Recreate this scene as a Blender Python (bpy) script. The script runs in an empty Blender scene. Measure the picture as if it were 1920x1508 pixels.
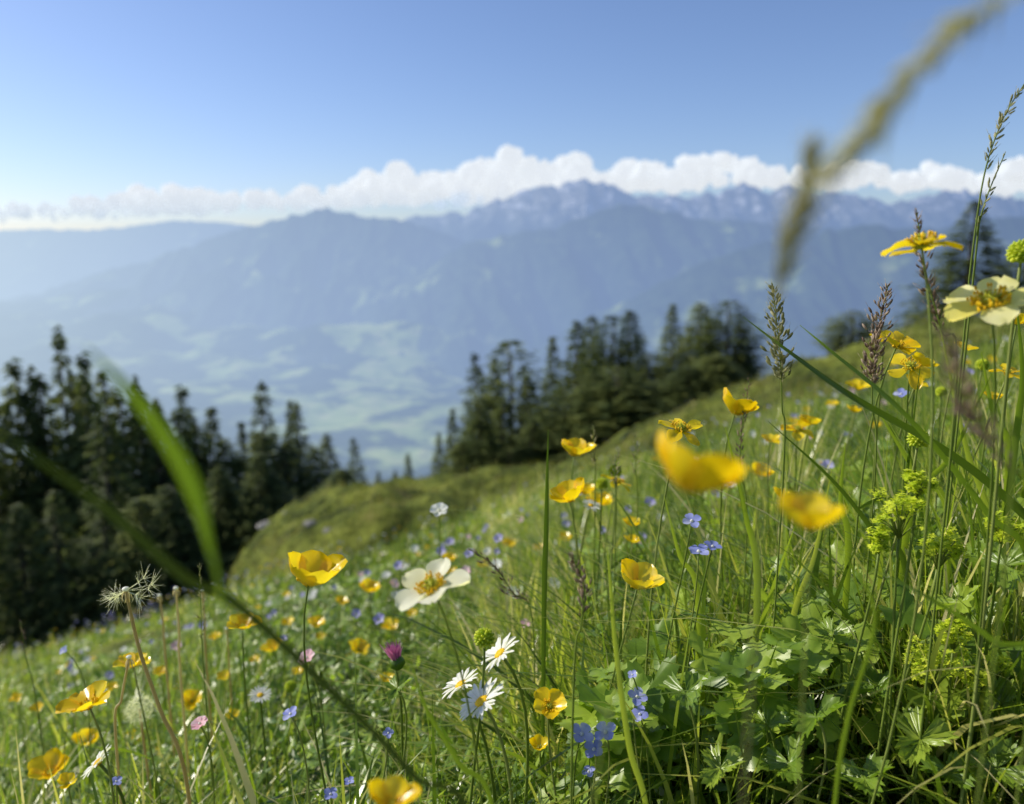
import bpy, math, random
import numpy as np
from mathutils import Vector, Matrix, noise
random.seed(7)
rng = np.random.default_rng(7)
scn = bpy.context.scene
col = scn.collection
F = 1493.0
PITCH = math.radians(10.8)
CP, SP = math.cos(PITCH), math.sin(PITCH)
U = random.uniform

def ray(px, py):
    X = (px-960)/F; Yc = (754-py)/F
    y = CP+Yc*SP; z = -SP+Yc*CP
    return X/y, z/y
def at(px, py, d):
    u, s = ray(px, py)
    return Vector((u*d, d, s*d))

# ------------------------------------------------------------------ noise
def _h(ix, iy, seed):
    v = np.sin(ix*127.1+iy*311.7+seed*74.7)*43758.5453
    return v-np.floor(v)
def vn(x, y, seed=0):
    x = np.asarray(x, float); y = np.asarray(y, float)
    ix = np.floor(x); iy = np.floor(y); fx = x-ix; fy = y-iy
    fx = fx*fx*(3-2*fx); fy = fy*fy*(3-2*fy)
    a = _h(ix, iy, seed); b = _h(ix+1, iy, seed); c = _h(ix, iy+1, seed); d = _h(ix+1, iy+1, seed)
    return (a*(1-fx)+b*fx)*(1-fy)+(c*(1-fx)+d*fx)*fy-.5
def fbm(x, y, seed=0, o=4):
    r = 0; a = 1; f = 1
    for i in range(o):
        r = r+a*vn(x*f, y*f, seed+i*3); a *= .5; f *= 2.03
    return r
def sst(a, b, x):
    t = np.clip((x-a)/(b-a), 0, 1); return t*t*(3-2*t)

# ------------------------------------------------------------------ terrain height
US = [-1.2, -.7, -.5, -.42, -.376, -.33, -.28, -.216, -.1, .028, .1, .165, .232, .365, .498, .64, 1.2]
SS = [-.74, -.70, -.64, -.57, -.43, -.38, -.35, -.320, -.305, -.303, -.27, -.232, -.20, -.15, -.118, -.085, -.02]
def height(x, y):
    x = np.asarray(x, float); y = np.asarray(y, float)
    yy = np.maximum(y, .05)
    yc = np.maximum(y, 0)
    near = .33*np.clip(x, -30, 30)-.22*y-.30-.012*np.minimum(yc, 12)**2
    near = near+fbm(x*1.3, y*1.3, 3)*.035*np.clip(yc, .3, 2)
    u = np.clip(x/yy, -1.2, 1.2)
    s = np.interp(u, US, SS)
    left = 1-sst(-.02, .16, u)
    s = s-.10*left*sst(18, 34, yy)
    mid = yy*s+fbm(x*.35, y*.35, 9)*.40*np.clip(yy/14, .4, 1.6)+fbm(x*.9, y*.9, 19)*(.36+.26*left)
    w = sst(6.0, 11.5, yy)
    z = near*(1-w)+mid*w
    z = z-.13*yy*left*sst(4.4, 6.6, yy)*(1-sst(8.0, 11.0, yy))
    z = z-np.maximum(yy-85, 0)*.45
    return z
def gh(x, y): return float(height(x, y))

# ------------------------------------------------------------------ mesh builder
class MB:
    def __init__(s): s.v = []; s.f = []; s.t = []; s.cur = .5
    def add(s, vs, fs):
        o = len(s.v); s.v += [tuple(v) for v in vs]; s.t += [s.cur]*len(vs)
        s.f += [tuple(i+o for i in f) for f in fs]
    def tube(s, pts, rad, n=5):
        vs = []; fs = []; m = len(pts)
        for i, p in enumerate(pts):
            t = (pts[min(i+1, m-1)]-pts[max(i-1, 0)])
            if t.length < 1e-9: t = Vector((0, 0, 1))
            t.normalize()
            a = t.orthogonal() if i == 0 else (a-t*a.dot(t))
            if a.length < 1e-6: a = t.orthogonal()
            a.normalize(); b = t.cross(a)
            r = rad[i] if hasattr(rad, '__len__') else rad
            for k in range(n):
                q = 2*math.pi*k/n
                vs.append(p+a*math.cos(q)*r+b*math.sin(q)*r)
        for i in range(m-1):
            for k in range(n):
                k2 = (k+1) % n
                fs.append((i*n+k, i*n+k2, (i+1)*n+k2, (i+1)*n+k))
        fs.append(tuple(range(n))[::-1]); fs.append(tuple((m-1)*n+k for k in range(n)))
        s.add(vs, fs)
    def ball(s, c, r, sc=(1, 1, 1), fr=None, seg=8, rings=6, jit=0):
        vs = []; fs = []
        X, Y, Z = fr if fr else (Vector((1, 0, 0)), Vector((0, 1, 0)), Vector((0, 0, 1)))
        for i in range(rings+1):
            th = math.pi*i/rings
            for k in range(seg):
                ph = 2*math.pi*k/seg
                rr = r*(1+U(-jit, jit))
                vs.append(c+X*(rr*sc[0]*math.sin(th)*math.cos(ph))+Y*(rr*sc[1]*math.sin(th)*math.sin(ph))+Z*(rr*sc[2]*math.cos(th)))
        for i in range(rings):
            for k in range(seg):
                k2 = (k+1) % seg
                fs.append((i*seg+k, (i+1)*seg+k, (i+1)*seg+k2, i*seg+k2))
        s.add(vs, fs)
    def blade(s, pts, wid, fold=.25, face=Vector((0, 1, 0))):
        vs = []; fs = []; m = len(pts)
        for i, p in enumerate(pts):
            t = pts[min(i+1, m-1)]-pts[max(i-1, 0)]
            t.normalize(); sd = t.cross(face)
            if sd.length < .05: sd = t.cross(Vector((1, 0, .2)))
            sd.normalize(); nn = sd.cross(t)
            w = wid[i]/2
            vs += [p-sd*w, p+nn*(w*fold), p+sd*w]
        for i in range(m-1):
            a = i*3; b = a+3
            fs += [(a, a+1, b+1, b), (a+1, a+2, b+2, b+1)]
        s.add(vs, fs)
    def build(s, name, mat, root=None, parent=None, smooth=True):
        me = bpy.data.meshes.new(name)
        o0 = root.location if root is not None else Vector((0, 0, 0))
        me.from_pydata([(x-o0.x, y-o0.y, z-o0.z) for x, y, z in s.v], [], s.f)
        at_ = me.attributes.new('tint', 'FLOAT', 'POINT'); at_.data.foreach_set('value', s.t)
        if smooth: me.polygons.foreach_set('use_smooth', [True]*len(me.polygons))
        me.materials.append(mat); me.update()
        o = bpy.data.objects.new(name, me); col.objects.link(o)
        p = parent if parent is not None else root
        if p is not None: o.parent = p
        return o
def tag(o, label=None, cat=None, group=None, kind=None):
    if label: o['label'] = label
    if cat: o['category'] = cat
    if group: o['group'] = group
    if kind: o['kind'] = kind
    return o
def thing(name, loc, label, cat, group=None):
    o = bpy.data.objects.new(name, None); o.empty_display_size = .01
    col.objects.link(o); o.location = loc
    return tag(o, label, cat, group)
def npmesh(name, V, Fq, mat, tint=None, smooth=False):
    me = bpy.data.meshes.new(name)
    n = len(V); m = len(Fq); k = Fq.shape[1]
    me.vertices.add(n); me.vertices.foreach_set('co', V.astype(np.float32).ravel())
    me.loops.add(m*k); me.loops.foreach_set('vertex_index', Fq.astype(np.int32).ravel())
    me.polygons.add(m); me.polygons.foreach_set('loop_start', np.arange(0, m*k, k, dtype=np.int32))
    me.polygons.foreach_set('loop_total', np.full(m, k, dtype=np.int32))
    me.update(calc_edges=True)
    if tint is not None:
        a = me.attributes.new('tint', 'FLOAT', 'POINT'); a.data.foreach_set('value', tint.astype(np.float32))
    if smooth: me.polygons.foreach_set('use_smooth', [True]*m)
    me.materials.append(mat)
    o = bpy.data.objects.new(name, me); col.objects.link(o)
    return o
def cr(pts, n=6):
    P = [pts[0]*2-pts[1]]+list(pts)+[pts[-1]*2-pts[-2]]
    out = []
    for i in range(1, len(P)-2):
        for k in range(n):
            t = k/n; a, b, c, d = P[i-1], P[i], P[i+1], P[i+2]
            out.append(.5*((2*b)+(c-a)*t+(2*a-5*b+4*c-d)*t*t+(3*b-a-3*c+d)*t**3))
    out.append(P[-2].copy()); return out
def bez(a, b, c, d, n=10):
    r = []
    for i in range(n+1):
        t = i/n; q = 1-t
        r.append(a*q**3+b*3*q*q*t+c*3*q*t*t+d*t**3)
    return r

# ------------------------------------------------------------------ materials
def nt(name):
    m = bpy.data.materials.new(name); m.use_nodes = True
    n = m.node_tree.nodes; n.clear()
    return m, n, m.node_tree.links
def ramp(n, stops):
    r = n.new('ShaderNodeValToRGB'); e = r.color_ramp.elements
    while len(e) < len(stops): e.new(.5)
    for i, (p, c) in enumerate(stops):
        e[i].position = p; e[i].color = (*c, 1)
    return r
def leafmat(name, stops, trans=.35, rough=.5, nscale=0, nstr=.3, spec=.3, tboost=1.4, rnd=False):
    m, n, l = nt(name)
    out = n.new('ShaderNodeOutputMaterial')
    a = n.new('ShaderNodeAttribute'); a.attribute_name = 'tint'
    r = ramp(n, stops); fac = a.outputs['Fac']
    if nscale:
        tn = n.new('ShaderNodeTexNoise'); tn.inputs['Scale'].default_value = nscale; tn.inputs['Detail'].default_value = 3
        g = n.new('ShaderNodeNewGeometry'); l.new(g.outputs['Position'], tn.inputs['Vector'])
        ma = n.new('ShaderNodeMath'); ma.operation = 'MULTIPLY_ADD'; l.new(tn.outputs['Fac'], ma.inputs[0]); ma.inputs[1].default_value = nstr*2; ma.inputs[2].default_value = -nstr
        ad = n.new('ShaderNodeMath'); ad.operation = 'ADD'; l.new(fac, ad.inputs[0]); l.new(ma.outputs[0], ad.inputs[1]); fac = ad.outputs[0]
    if rnd:
        oi = n.new('ShaderNodeObjectInfo'); m2 = n.new('ShaderNodeMath'); m2.operation = 'MULTIPLY_ADD'
        l.new(oi.outputs['Random'], m2.inputs[0]); m2.inputs[1].default_value = .5; l.new(fac, m2.inputs[2])
        m3 = n.new('ShaderNodeMath'); m3.operation = 'SUBTRACT'; l.new(m2.outputs[0], m3.inputs[0]); m3.inputs[1].default_value = .25; fac = m3.outputs[0]
    l.new(fac, r.inputs[0])
    b = n.new('ShaderNodeBsdfPrincipled'); b.inputs['Roughness'].default_value = rough
    b.inputs['Specular IOR Level'].default_value = spec
    l.new(r.outputs[0], b.inputs['Base Color'])
    if trans > 0:
        t = n.new('ShaderNodeBsdfTranslucent')
        mx = n.new('ShaderNodeMix'); mx.data_type = 'RGBA'; mx.blend_type = 'MULTIPLY'; mx.inputs[0].default_value = 1
        l.new(r.outputs[0], mx.inputs[6]); mx.inputs[7].default_value = (tboost, tboost*1.02, tboost*.6, 1)
        l.new(mx.outputs[2], t.inputs['Color'])
        ms = n.new('ShaderNodeMixShader'); ms.inputs[0].default_value = trans
        l.new(b.outputs[0], ms.inputs[1]); l.new(t.outputs[0], ms.inputs[2]); l.new(ms.outputs[0], out.inputs[0])
    else: l.new(b.outputs[0], out.inputs[0])
    return m
M = {}
M['grass'] = leafmat('grass_green', [(0, (.035, .065, .008)), (.35, (.11, .18, .016)), (.7, (.26, .34, .03)), (.9, (.46, .46, .10)), (1, (.56, .50, .27))], .48, .30, spec=.7, tboost=1.8)
M['turf'] = leafmat('hillside_turf', [(0, (.03, .04, .010)), (.4, (.12, .15, .025)), (.7, (.24, .26, .05)), (1, (.32, .27, .11))], .3, .6, .9, .9, spec=.2, tboost=1.3)
M['leaf'] = leafmat('broad_leaf_green', [(0, (.05, .11, .014)), (.5, (.17, .28, .03)), (1, (.34, .45, .05))], .42, .34, 130, .35, spec=.55, tboost=1.5)
M['stem'] = leafmat('stem_green', [(0, (.10, .16, .02)), (.5, (.20, .27, .045)), (1, (.34, .36, .12))], .25, .45, 60, .15)
M['darkgrass'] = leafmat('shaded_dark_grass', [(0, (.02, .035, .008)), (1, (.05, .08, .02))], .2, .6, 40, .3, spec=.2)
M['yellow'] = leafmat('buttercup_yellow', [(0, (.88, .54, .005)), (.5, (.96, .70, .01)), (1, (.98, .80, .05))], .48, .25, 120, .3, spec=.6, tboost=1.1)
M['pale'] = leafmat('pale_yellow_petal', [(0, (.96, .82, .12)), (.5, (.97, .90, .32)), (1, (.98, .95, .60))], .5, .4, 120, .4, tboost=1.25)
M['cream'] = leafmat('cream_petal', [(0, (.95, .90, .55)), (1, (.96, .95, .84))], .5, .4, 120, .4, tboost=1.25)
M['white'] = leafmat('white_petal', [(0, (.80, .80, .78)), (1, (.92, .92, .92))], .4, .5, 0, tboost=1.05)
M['disc'] = leafmat('daisy_disc', [(0, (.80, .48, .01)), (1, (.94, .68, .02))], .1, .6, 900, .5)
M['carpel'] = leafmat('carpel_green', [(0, (.40, .44, .03)), (1, (.66, .64, .06))], .25, .5, 500, .4)
M['blue'] = leafmat('speedwell_blue', [(0, (.26, .30, .74)), (.6, (.38, .42, .86)), (1, (.60, .62, .92))], .4, .5, 300, .4, tboost=1.1)
M['lilac'] = leafmat('lilac_petal', [(0, (.34, .32, .70)), (1, (.56, .54, .84))], .4, .5, tboost=1.1)
M['magenta'] = leafmat('thistle_magenta', [(0, (.36, .06, .28)), (1, (.66, .26, .55))], .3, .5)
M['pink'] = leafmat('pink_petal', [(0, (.72, .40, .50)), (1, (.86, .64, .70))], .35, .5)
M['mantle'] = leafmat('mantle_floret', [(0, (.42, .54, .03)), (1, (.72, .76, .07))], .4, .5, tboost=1.3)
M['seed'] = leafmat('seed_brown', [(0, (.18, .12, .09)), (.5, (.34, .25, .19)), (1, (.52, .42, .33))], .35, .6, 200, .4)
M['seedg'] = leafmat('seed_green_brown', [(0, (.20, .21, .09)), (.5, (.36, .35, .18)), (1, (.56, .52, .32))], .4, .6, 200, .4)
M['seedp'] = leafmat('seed_pale', [(0, (.42, .42, .24)), (.5, (.60, .57, .38)), (1, (.76, .72, .54))], .55, .6, 200, .4, tboost=1.3)
M['straw'] = leafmat('dandelion_stem', [(0, (.44, .34, .16)), (.5, (.60, .50, .28)), (1, (.78, .72, .52))], .35, .45, 50, .3)
M['pappus'] = leafmat('pappus_white', [(0, (.88, .88, .88)), (1, (.95, .95, .95))], .5, .6)
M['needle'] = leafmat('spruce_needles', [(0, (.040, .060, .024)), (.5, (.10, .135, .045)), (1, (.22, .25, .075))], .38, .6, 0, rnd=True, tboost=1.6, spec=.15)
M['bark'] = leafmat('spruce_bark', [(0, (.06, .045, .035)), (1, (.16, .13, .10))], 0, .9, 6, .5)
M['rock'] = leafmat('grey_rock', [(0, (.13, .125, .11)), (1, (.38, .37, .34))], 0, .9, 6, .5)
M['dot'] = leafmat('far_flower_dots', [(0, (.34, .32, .62)), (.33, (.42, .38, .72)), (.34, (.9, .6, .01)), (.66, (.9, .6, .01)), (.67, (.85, .84, .82)), (1, (.85, .84, .82))], .3, .5)

m, n, l = nt('meadow_ground'); M['ground'] = m
out = n.new('ShaderNodeOutputMaterial'); g = n.new('ShaderNodeNewGeometry')
a = n.new('ShaderNodeAttribute'); a.attribute_name = 'tint'
def noi(sc, det=5):
    t = n.new('ShaderNodeTexNoise'); t.inputs['Scale'].default_value = sc; t.inputs['Detail'].default_value = det; t.inputs['Roughness'].default_value = .62
    l.new(g.outputs['Position'], t.inputs['Vector']); return t
n1 = noi(.75); n2 = noi(6)
r1 = ramp(n, [(.34, (.018, .024, .008)), (.46, (.07, .095, .018)), (.58, (.16, .19, .035)), (.74, (.14, .12, .05))]); l.new(n1.outputs['Fac'], r1.inputs[0])
r2 = ramp(n, [(.3, (.35, .35, .3)), (.7, (1.35, 1.3, 1.2))]); l.new(n2.outputs['Fac'], r2.inputs[0])
mu = n.new('ShaderNodeMix'); mu.data_type = 'RGBA'; mu.blend_type = 'MULTIPLY'; mu.inputs[0].default_value = 1
l.new(r1.outputs[0], mu.inputs[6]); l.new(r2.outputs[0], mu.inputs[7])
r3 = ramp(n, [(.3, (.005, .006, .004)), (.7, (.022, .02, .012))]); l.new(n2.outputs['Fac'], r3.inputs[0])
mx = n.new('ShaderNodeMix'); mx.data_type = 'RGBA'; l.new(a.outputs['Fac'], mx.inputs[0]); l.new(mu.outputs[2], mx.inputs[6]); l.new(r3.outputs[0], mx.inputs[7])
b = n.new('ShaderNodeBsdfPrincipled'); b.inputs['Roughness'].default_value = .95; b.inputs['Specular IOR Level'].default_value = .1
l.new(mx.outputs[2], b.inputs['Base Color'])
bp = n.new('ShaderNodeBump'); bp.inputs['Strength'].default_value = .8; bp.inputs['Distance'].default_value = .08
l.new(n2.outputs['Fac'], bp.inputs['Height']); l.new(bp.outputs[0], b.inputs['Normal']); l.new(b.outputs[0], out.inputs[0])

def farmat(name, kind, L=9000.):
    """distant land: surface colour mixed with a painted haze glow, stronger with distance and towards the valley floor"""
    m, n, l = nt(name)
    out = n.new('ShaderNodeOutputMaterial'); g = n.new('ShaderNodeNewGeometry')
    sep = n.new('ShaderNodeSeparateXYZ'); l.new(g.outputs['Position'], sep.inputs[0])
    dv = n.new('ShaderNodeMath'); dv.operation = 'DIVIDE'; l.new(sep.outputs[0], dv.inputs[0]); l.new(sep.outputs[1], dv.inputs[1])
    mp = n.new('ShaderNodeMapping'); l.new(g.outputs['Position'], mp.inputs['Vector'])
    mp.inputs['Scale'].default_value = (.0015, .0017, .0016); mp.inputs['Rotation'].default_value = (0, 0, .35)
    t = n.new('ShaderNodeTexNoise'); t.inputs['Scale'].default_value = 1; t.inputs['Detail'].default_value = 8; t.inputs['Roughness'].default_value = .62; l.new(mp.outputs[0], t.inputs['Vector'])
    t2 = n.new('ShaderNodeTexNoise'); t2.inputs['Scale'].default_value = .006; t2.inputs['Detail'].default_value = 4; l.new(g.outputs['Position'], t2.inputs['Vector'])
    fo = ramp(n, [(.3, (.02, .04, .02)), (.7, (.06, .09, .04))]); l.new(t2.outputs['Fac'], fo.inputs[0])
    fi = ramp(n, [(.3, (.22, .30, .08)), (.5, (.34, .43, .12)), (.7, (.48, .50, .20))]); l.new(t2.outputs['Fac'], fi.inputs[0])
    nf = t.outputs['Fac']
    if kind == 'valley':     # farmed land lies on the middle of the valley floor
        q1 = n.new('ShaderNodeMath'); q1.operation = 'ADD'; l.new(dv.outputs[0], q1.inputs[0]); q1.inputs[1].default_value = .17
        q2 = n.new('ShaderNodeMath'); q2.operation = 'ABSOLUTE'; l.new(q1.outputs[0], q2.inputs[0])
        q3 = n.new('ShaderNodeMath'); q3.operation = 'MULTIPLY_ADD'; l.new(q2.outputs[0], q3.inputs[0]); q3.inputs[1].default_value = -.30; l.new(nf, q3.inputs[2]); nf = q3.outputs[0]
    lo, hi = {'valley': (.455, .52), 'ridge': (.58, .70), 'peak': (.9, .95)}[kind]
    th = n.new('ShaderNodeMapRange'); th.inputs[1].default_value = lo; th.inputs[2].default_value = hi; l.new(nf, th.inputs[0])
    mx = n.new('ShaderNodeMix'); mx.data_type = 'RGBA'; l.new(th.outputs[0], mx.inputs[0]); l.new(fo.outputs[0], mx.inputs[6]); l.new(fi.outputs[0], mx.inputs[7])
    c = mx.outputs[2]
    if kind == 'peak':
        rk = n.new('ShaderNodeMapRange'); rk.inputs[1].default_value = 200; rk.inputs[2].default_value = 900; l.new(sep.outputs[2], rk.inputs[0])
        m4 = n.new('ShaderNodeMix'); m4.data_type = 'RGBA'; l.new(rk.outputs[0], m4.inputs[0]); l.new(c, m4.inputs[6]); m4.inputs[7].default_value = (.22, .22, .21, 1)
        sn = n.new('ShaderNodeTexNoise'); sn.inputs['Scale'].default_value = .0042; sn.inputs['Detail'].default_value = 6; sn.inputs['Roughness'].default_value = .65; l.new(g.outputs['Position'], sn.inputs['Vector'])
        s1 = n.new('ShaderNodeMapRange'); s1.inputs[1].default_value = .52; s1.inputs[2].default_value = .62; l.new(sn.outputs['Fac'], s1.inputs[0])
        s2 = n.new('ShaderNodeMapRange'); s2.inputs[1].default_value = 400; s2.inputs[2].default_value = 800; l.new(sep.outputs[2], s2.inputs[0])
        s3 = n.new('ShaderNodeMath'); s3.operation = 'MULTIPLY'; l.new(s1.outputs[0], s3.inputs[0]); l.new(s2.outputs[0], s3.inputs[1])
        m5 = n.new('ShaderNodeMix'); m5.data_type = 'RGBA'; l.new(s3.outputs[0], m5.inputs[0]); l.new(m4.outputs[2], m5.inputs[6]); m5.inputs[7].default_value = (.88, .88, .9, 1); c = m5.outputs[2]
    d = n.new('ShaderNodeBsdfDiffuse'); l.new(c, d.inputs['Color'])
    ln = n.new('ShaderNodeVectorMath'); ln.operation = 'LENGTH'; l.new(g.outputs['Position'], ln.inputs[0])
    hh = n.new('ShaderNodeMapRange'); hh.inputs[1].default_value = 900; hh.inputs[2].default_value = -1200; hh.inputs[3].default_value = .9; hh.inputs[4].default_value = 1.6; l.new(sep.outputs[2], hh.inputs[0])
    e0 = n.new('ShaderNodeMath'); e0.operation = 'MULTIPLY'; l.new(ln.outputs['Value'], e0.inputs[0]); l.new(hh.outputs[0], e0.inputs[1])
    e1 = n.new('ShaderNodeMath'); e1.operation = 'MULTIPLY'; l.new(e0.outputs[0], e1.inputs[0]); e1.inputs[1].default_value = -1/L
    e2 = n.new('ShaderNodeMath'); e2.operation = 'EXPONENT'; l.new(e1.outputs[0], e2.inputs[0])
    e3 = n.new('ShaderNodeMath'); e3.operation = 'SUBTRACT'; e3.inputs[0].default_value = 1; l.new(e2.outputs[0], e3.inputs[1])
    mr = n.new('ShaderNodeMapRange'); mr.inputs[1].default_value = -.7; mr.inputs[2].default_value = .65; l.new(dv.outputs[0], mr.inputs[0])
    hz = ramp(n, [(0, (.58, .73, .89)), (.3, (.41, .55, .79)), (.6, (.285, .405, .66)), (1, (.205, .305, .53))]); l.new(mr.outputs[0], hz.inputs[0])  # haze painted on the land as emission, paler towards the sunward left
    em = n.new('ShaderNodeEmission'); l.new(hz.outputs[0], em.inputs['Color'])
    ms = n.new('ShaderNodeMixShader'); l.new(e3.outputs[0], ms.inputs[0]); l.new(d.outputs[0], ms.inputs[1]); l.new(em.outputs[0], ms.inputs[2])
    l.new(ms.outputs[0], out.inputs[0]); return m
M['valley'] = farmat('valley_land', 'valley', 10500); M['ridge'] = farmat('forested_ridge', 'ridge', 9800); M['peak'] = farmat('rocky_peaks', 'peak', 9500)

m, n, l = nt('cloud_white'); M['cloud'] = m
out = n.new('ShaderNodeOutputMaterial'); g = n.new('ShaderNodeNewGeometry')
sep = n.new('ShaderNodeSeparateXYZ'); l.new(g.outputs['Position'], sep.inputs[0])
d = n.new('ShaderNodeBsdfDiffuse'); d.inputs['Color'].default_value = (.76, .86, .97, 1)
tl = n.new('ShaderNodeBsdfTranslucent'); tl.inputs['Color'].default_value = (.76, .86, .97, 1)
m0 = n.new('ShaderNodeMixShader'); m0.inputs[0].default_value = .45; l.new(d.outputs[0], m0.inputs[1]); l.new(tl.outputs[0], m0.inputs[2])
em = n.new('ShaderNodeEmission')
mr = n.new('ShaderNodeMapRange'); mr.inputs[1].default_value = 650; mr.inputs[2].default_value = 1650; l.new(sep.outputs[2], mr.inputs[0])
hz = ramp(n, [(0, (.60, .75, .92)), (.45, (.82, .90, .98)), (1, (.95, .98, 1.0))]); l.new(mr.outputs[0], hz.inputs[0]); l.new(hz.outputs[0], em.inputs['Color'])  # painted glow stands in for light scattered inside: hazy blue base, brighter top
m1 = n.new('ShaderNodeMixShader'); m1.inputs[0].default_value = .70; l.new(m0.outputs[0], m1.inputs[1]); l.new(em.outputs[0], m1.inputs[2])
lw = n.new('ShaderNodeLayerWeight'); lw.inputs['Blend'].default_value = .5
tn = n.new('ShaderNodeTexNoise'); tn.inputs['Scale'].default_value = .0028; tn.inputs['Detail'].default_value = 6; tn.inputs['Roughness'].default_value = .6; l.new(g.outputs['Position'], tn.inputs['Vector'])
ad = n.new('ShaderNodeMath'); ad.operation = 'MULTIPLY_ADD'; l.new(tn.outputs['Fac'], ad.inputs[0]); ad.inputs[1].default_value = 1.9; l.new(lw.outputs['Facing'], ad.inputs[2])
lo_ = n.new('ShaderNodeMapRange'); lo_.inputs[1].default_value = 1500; lo_.inputs[2].default_value = 650; lo_.inputs[3].default_value = 0; lo_.inputs[4].default_value = .95; l.new(sep.outputs[2], lo_.inputs[0])
ad2 = n.new('ShaderNodeMath'); ad2.operation = 'ADD'; l.new(ad.outputs[0], ad2.inputs[0]); l.new(lo_.outputs[0], ad2.inputs[1])
al = n.new('ShaderNodeMapRange'); al.inputs[1].default_value = 1.30; al.inputs[2].default_value = 2.0; l.new(ad2.outputs[0], al.inputs[0])
tr = n.new('ShaderNodeBsdfTransparent')
m2 = n.new('ShaderNodeMixShader'); l.new(al.outputs[0], m2.inputs[0]); l.new(m1.outputs[0], m2.inputs[1]); l.new(tr.outputs[0], m2.inputs[2])
l.new(m2.outputs[0], out.inputs[0])

# ------------------------------------------------------------------ ground mesh
def grid_mesh(name, X, Y, Z, mat, tint=None):
    a, b_ = X.shape
    V = np.stack([X, Y, Z], -1).reshape(-1, 3)
    i = np.arange(a*b_).reshape(a, b_)
    Fq = np.stack([i[:-1, :-1], i[:-1, 1:], i[1:, 1:], i[1:, :-1]], -1).reshape(-1, 4)
    return npmesh(name, V, Fq, mat, None if tint is None else tint.ravel(), True)
th = np.radians(np.linspace(-100, 100, 340)); rr = np.exp(np.linspace(math.log(.3), math.log(330), 360))
T, R = np.meshgrid(th, rr)
X = R*np.sin(T); Y = R*np.cos(T)-1.0
Z = height(X, Y)
uu = X/np.maximum(Y, .3)
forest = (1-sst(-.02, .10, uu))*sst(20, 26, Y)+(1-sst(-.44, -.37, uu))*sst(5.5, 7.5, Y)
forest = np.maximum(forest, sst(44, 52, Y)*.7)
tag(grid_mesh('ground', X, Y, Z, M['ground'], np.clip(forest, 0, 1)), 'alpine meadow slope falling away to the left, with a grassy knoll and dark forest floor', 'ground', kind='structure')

# valley and mountains
UU, YY = np.meshgrid(np.linspace(-1.3, 1.3, 380), np.exp(np.linspace(math.log(300), math.log(11500), 220)))
XX = UU*YY
ZZ = -150-1100*sst(250, 2600, YY)+sst(6800, 11500, YY)*620+fbm(XX*.0009, YY*.0009, 5, 5)*300*sst(5500, 9000, YY)+fbm(XX*.003, YY*.003, 15, 4)*50
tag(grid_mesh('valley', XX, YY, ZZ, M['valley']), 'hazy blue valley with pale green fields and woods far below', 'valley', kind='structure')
def ridge(pts, D, W, mat, label, seed, rough=1.0, prof=1.2):
    us = []; zs = []
    for px, py in pts:
        u, s = ray(px, py); us.append(u); zs.append(s*D)
    nu = 560; ts = np.concatenate([np.linspace(0, 1, 96), [1.06, 1.2]])
    u = np.linspace(us[0], us[-1], nu)
    UU, TT = np.meshgrid(u, ts)
    zc = np.interp(UU, us, zs)
    YY = D-W*(1-TT); XX = UU*D*(1-.35*(1-TT)*W/D)
    rid = 1-np.abs(fbm(XX/750.+TT*.8, YY/2300., seed, 5))*2.2
    tc = np.clip(TT, 0, 1)
    jag = (1-2.2*np.abs(fbm(UU*D/300., TT*0+seed, seed+7, 5)))*75*rough-30*rough
    Zt = -1350+(zc+1350)*tc**prof + (rid-.6)*520*rough*np.sin(math.pi*tc)**.8 + jag*tc**3
    Zt = Zt-np.maximum(TT-1, 0)*3500
    return tag(grid_mesh('mountains', XX, YY, Zt, mat), label, 'mountain', kind='structure')
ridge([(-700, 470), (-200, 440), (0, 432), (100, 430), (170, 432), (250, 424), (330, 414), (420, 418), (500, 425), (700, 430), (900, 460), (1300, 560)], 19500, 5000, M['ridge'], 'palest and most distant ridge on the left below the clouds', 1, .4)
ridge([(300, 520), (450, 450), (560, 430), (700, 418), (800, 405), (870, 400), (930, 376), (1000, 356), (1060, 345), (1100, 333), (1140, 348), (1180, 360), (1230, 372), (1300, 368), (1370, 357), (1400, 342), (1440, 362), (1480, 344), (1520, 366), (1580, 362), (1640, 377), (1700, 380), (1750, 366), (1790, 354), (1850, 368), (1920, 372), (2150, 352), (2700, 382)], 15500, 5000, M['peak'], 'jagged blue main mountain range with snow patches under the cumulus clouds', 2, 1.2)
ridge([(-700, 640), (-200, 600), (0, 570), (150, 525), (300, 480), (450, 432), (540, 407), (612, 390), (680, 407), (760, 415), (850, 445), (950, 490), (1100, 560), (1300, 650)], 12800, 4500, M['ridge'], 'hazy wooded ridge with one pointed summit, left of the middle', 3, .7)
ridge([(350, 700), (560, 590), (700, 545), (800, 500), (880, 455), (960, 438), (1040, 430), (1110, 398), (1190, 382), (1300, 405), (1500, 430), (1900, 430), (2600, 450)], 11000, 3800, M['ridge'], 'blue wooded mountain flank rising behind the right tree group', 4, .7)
ridge([(800, 800), (950, 690), (1080, 610), (1200, 550), (1320, 495), (1450, 450), (1600, 425), (1750, 428), (1920, 405), (2200, 380), (2700, 400)], 8200, 3000, M['ridge'], 'nearest dark blue mountain shoulder behind the right slope', 5, .6)

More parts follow.
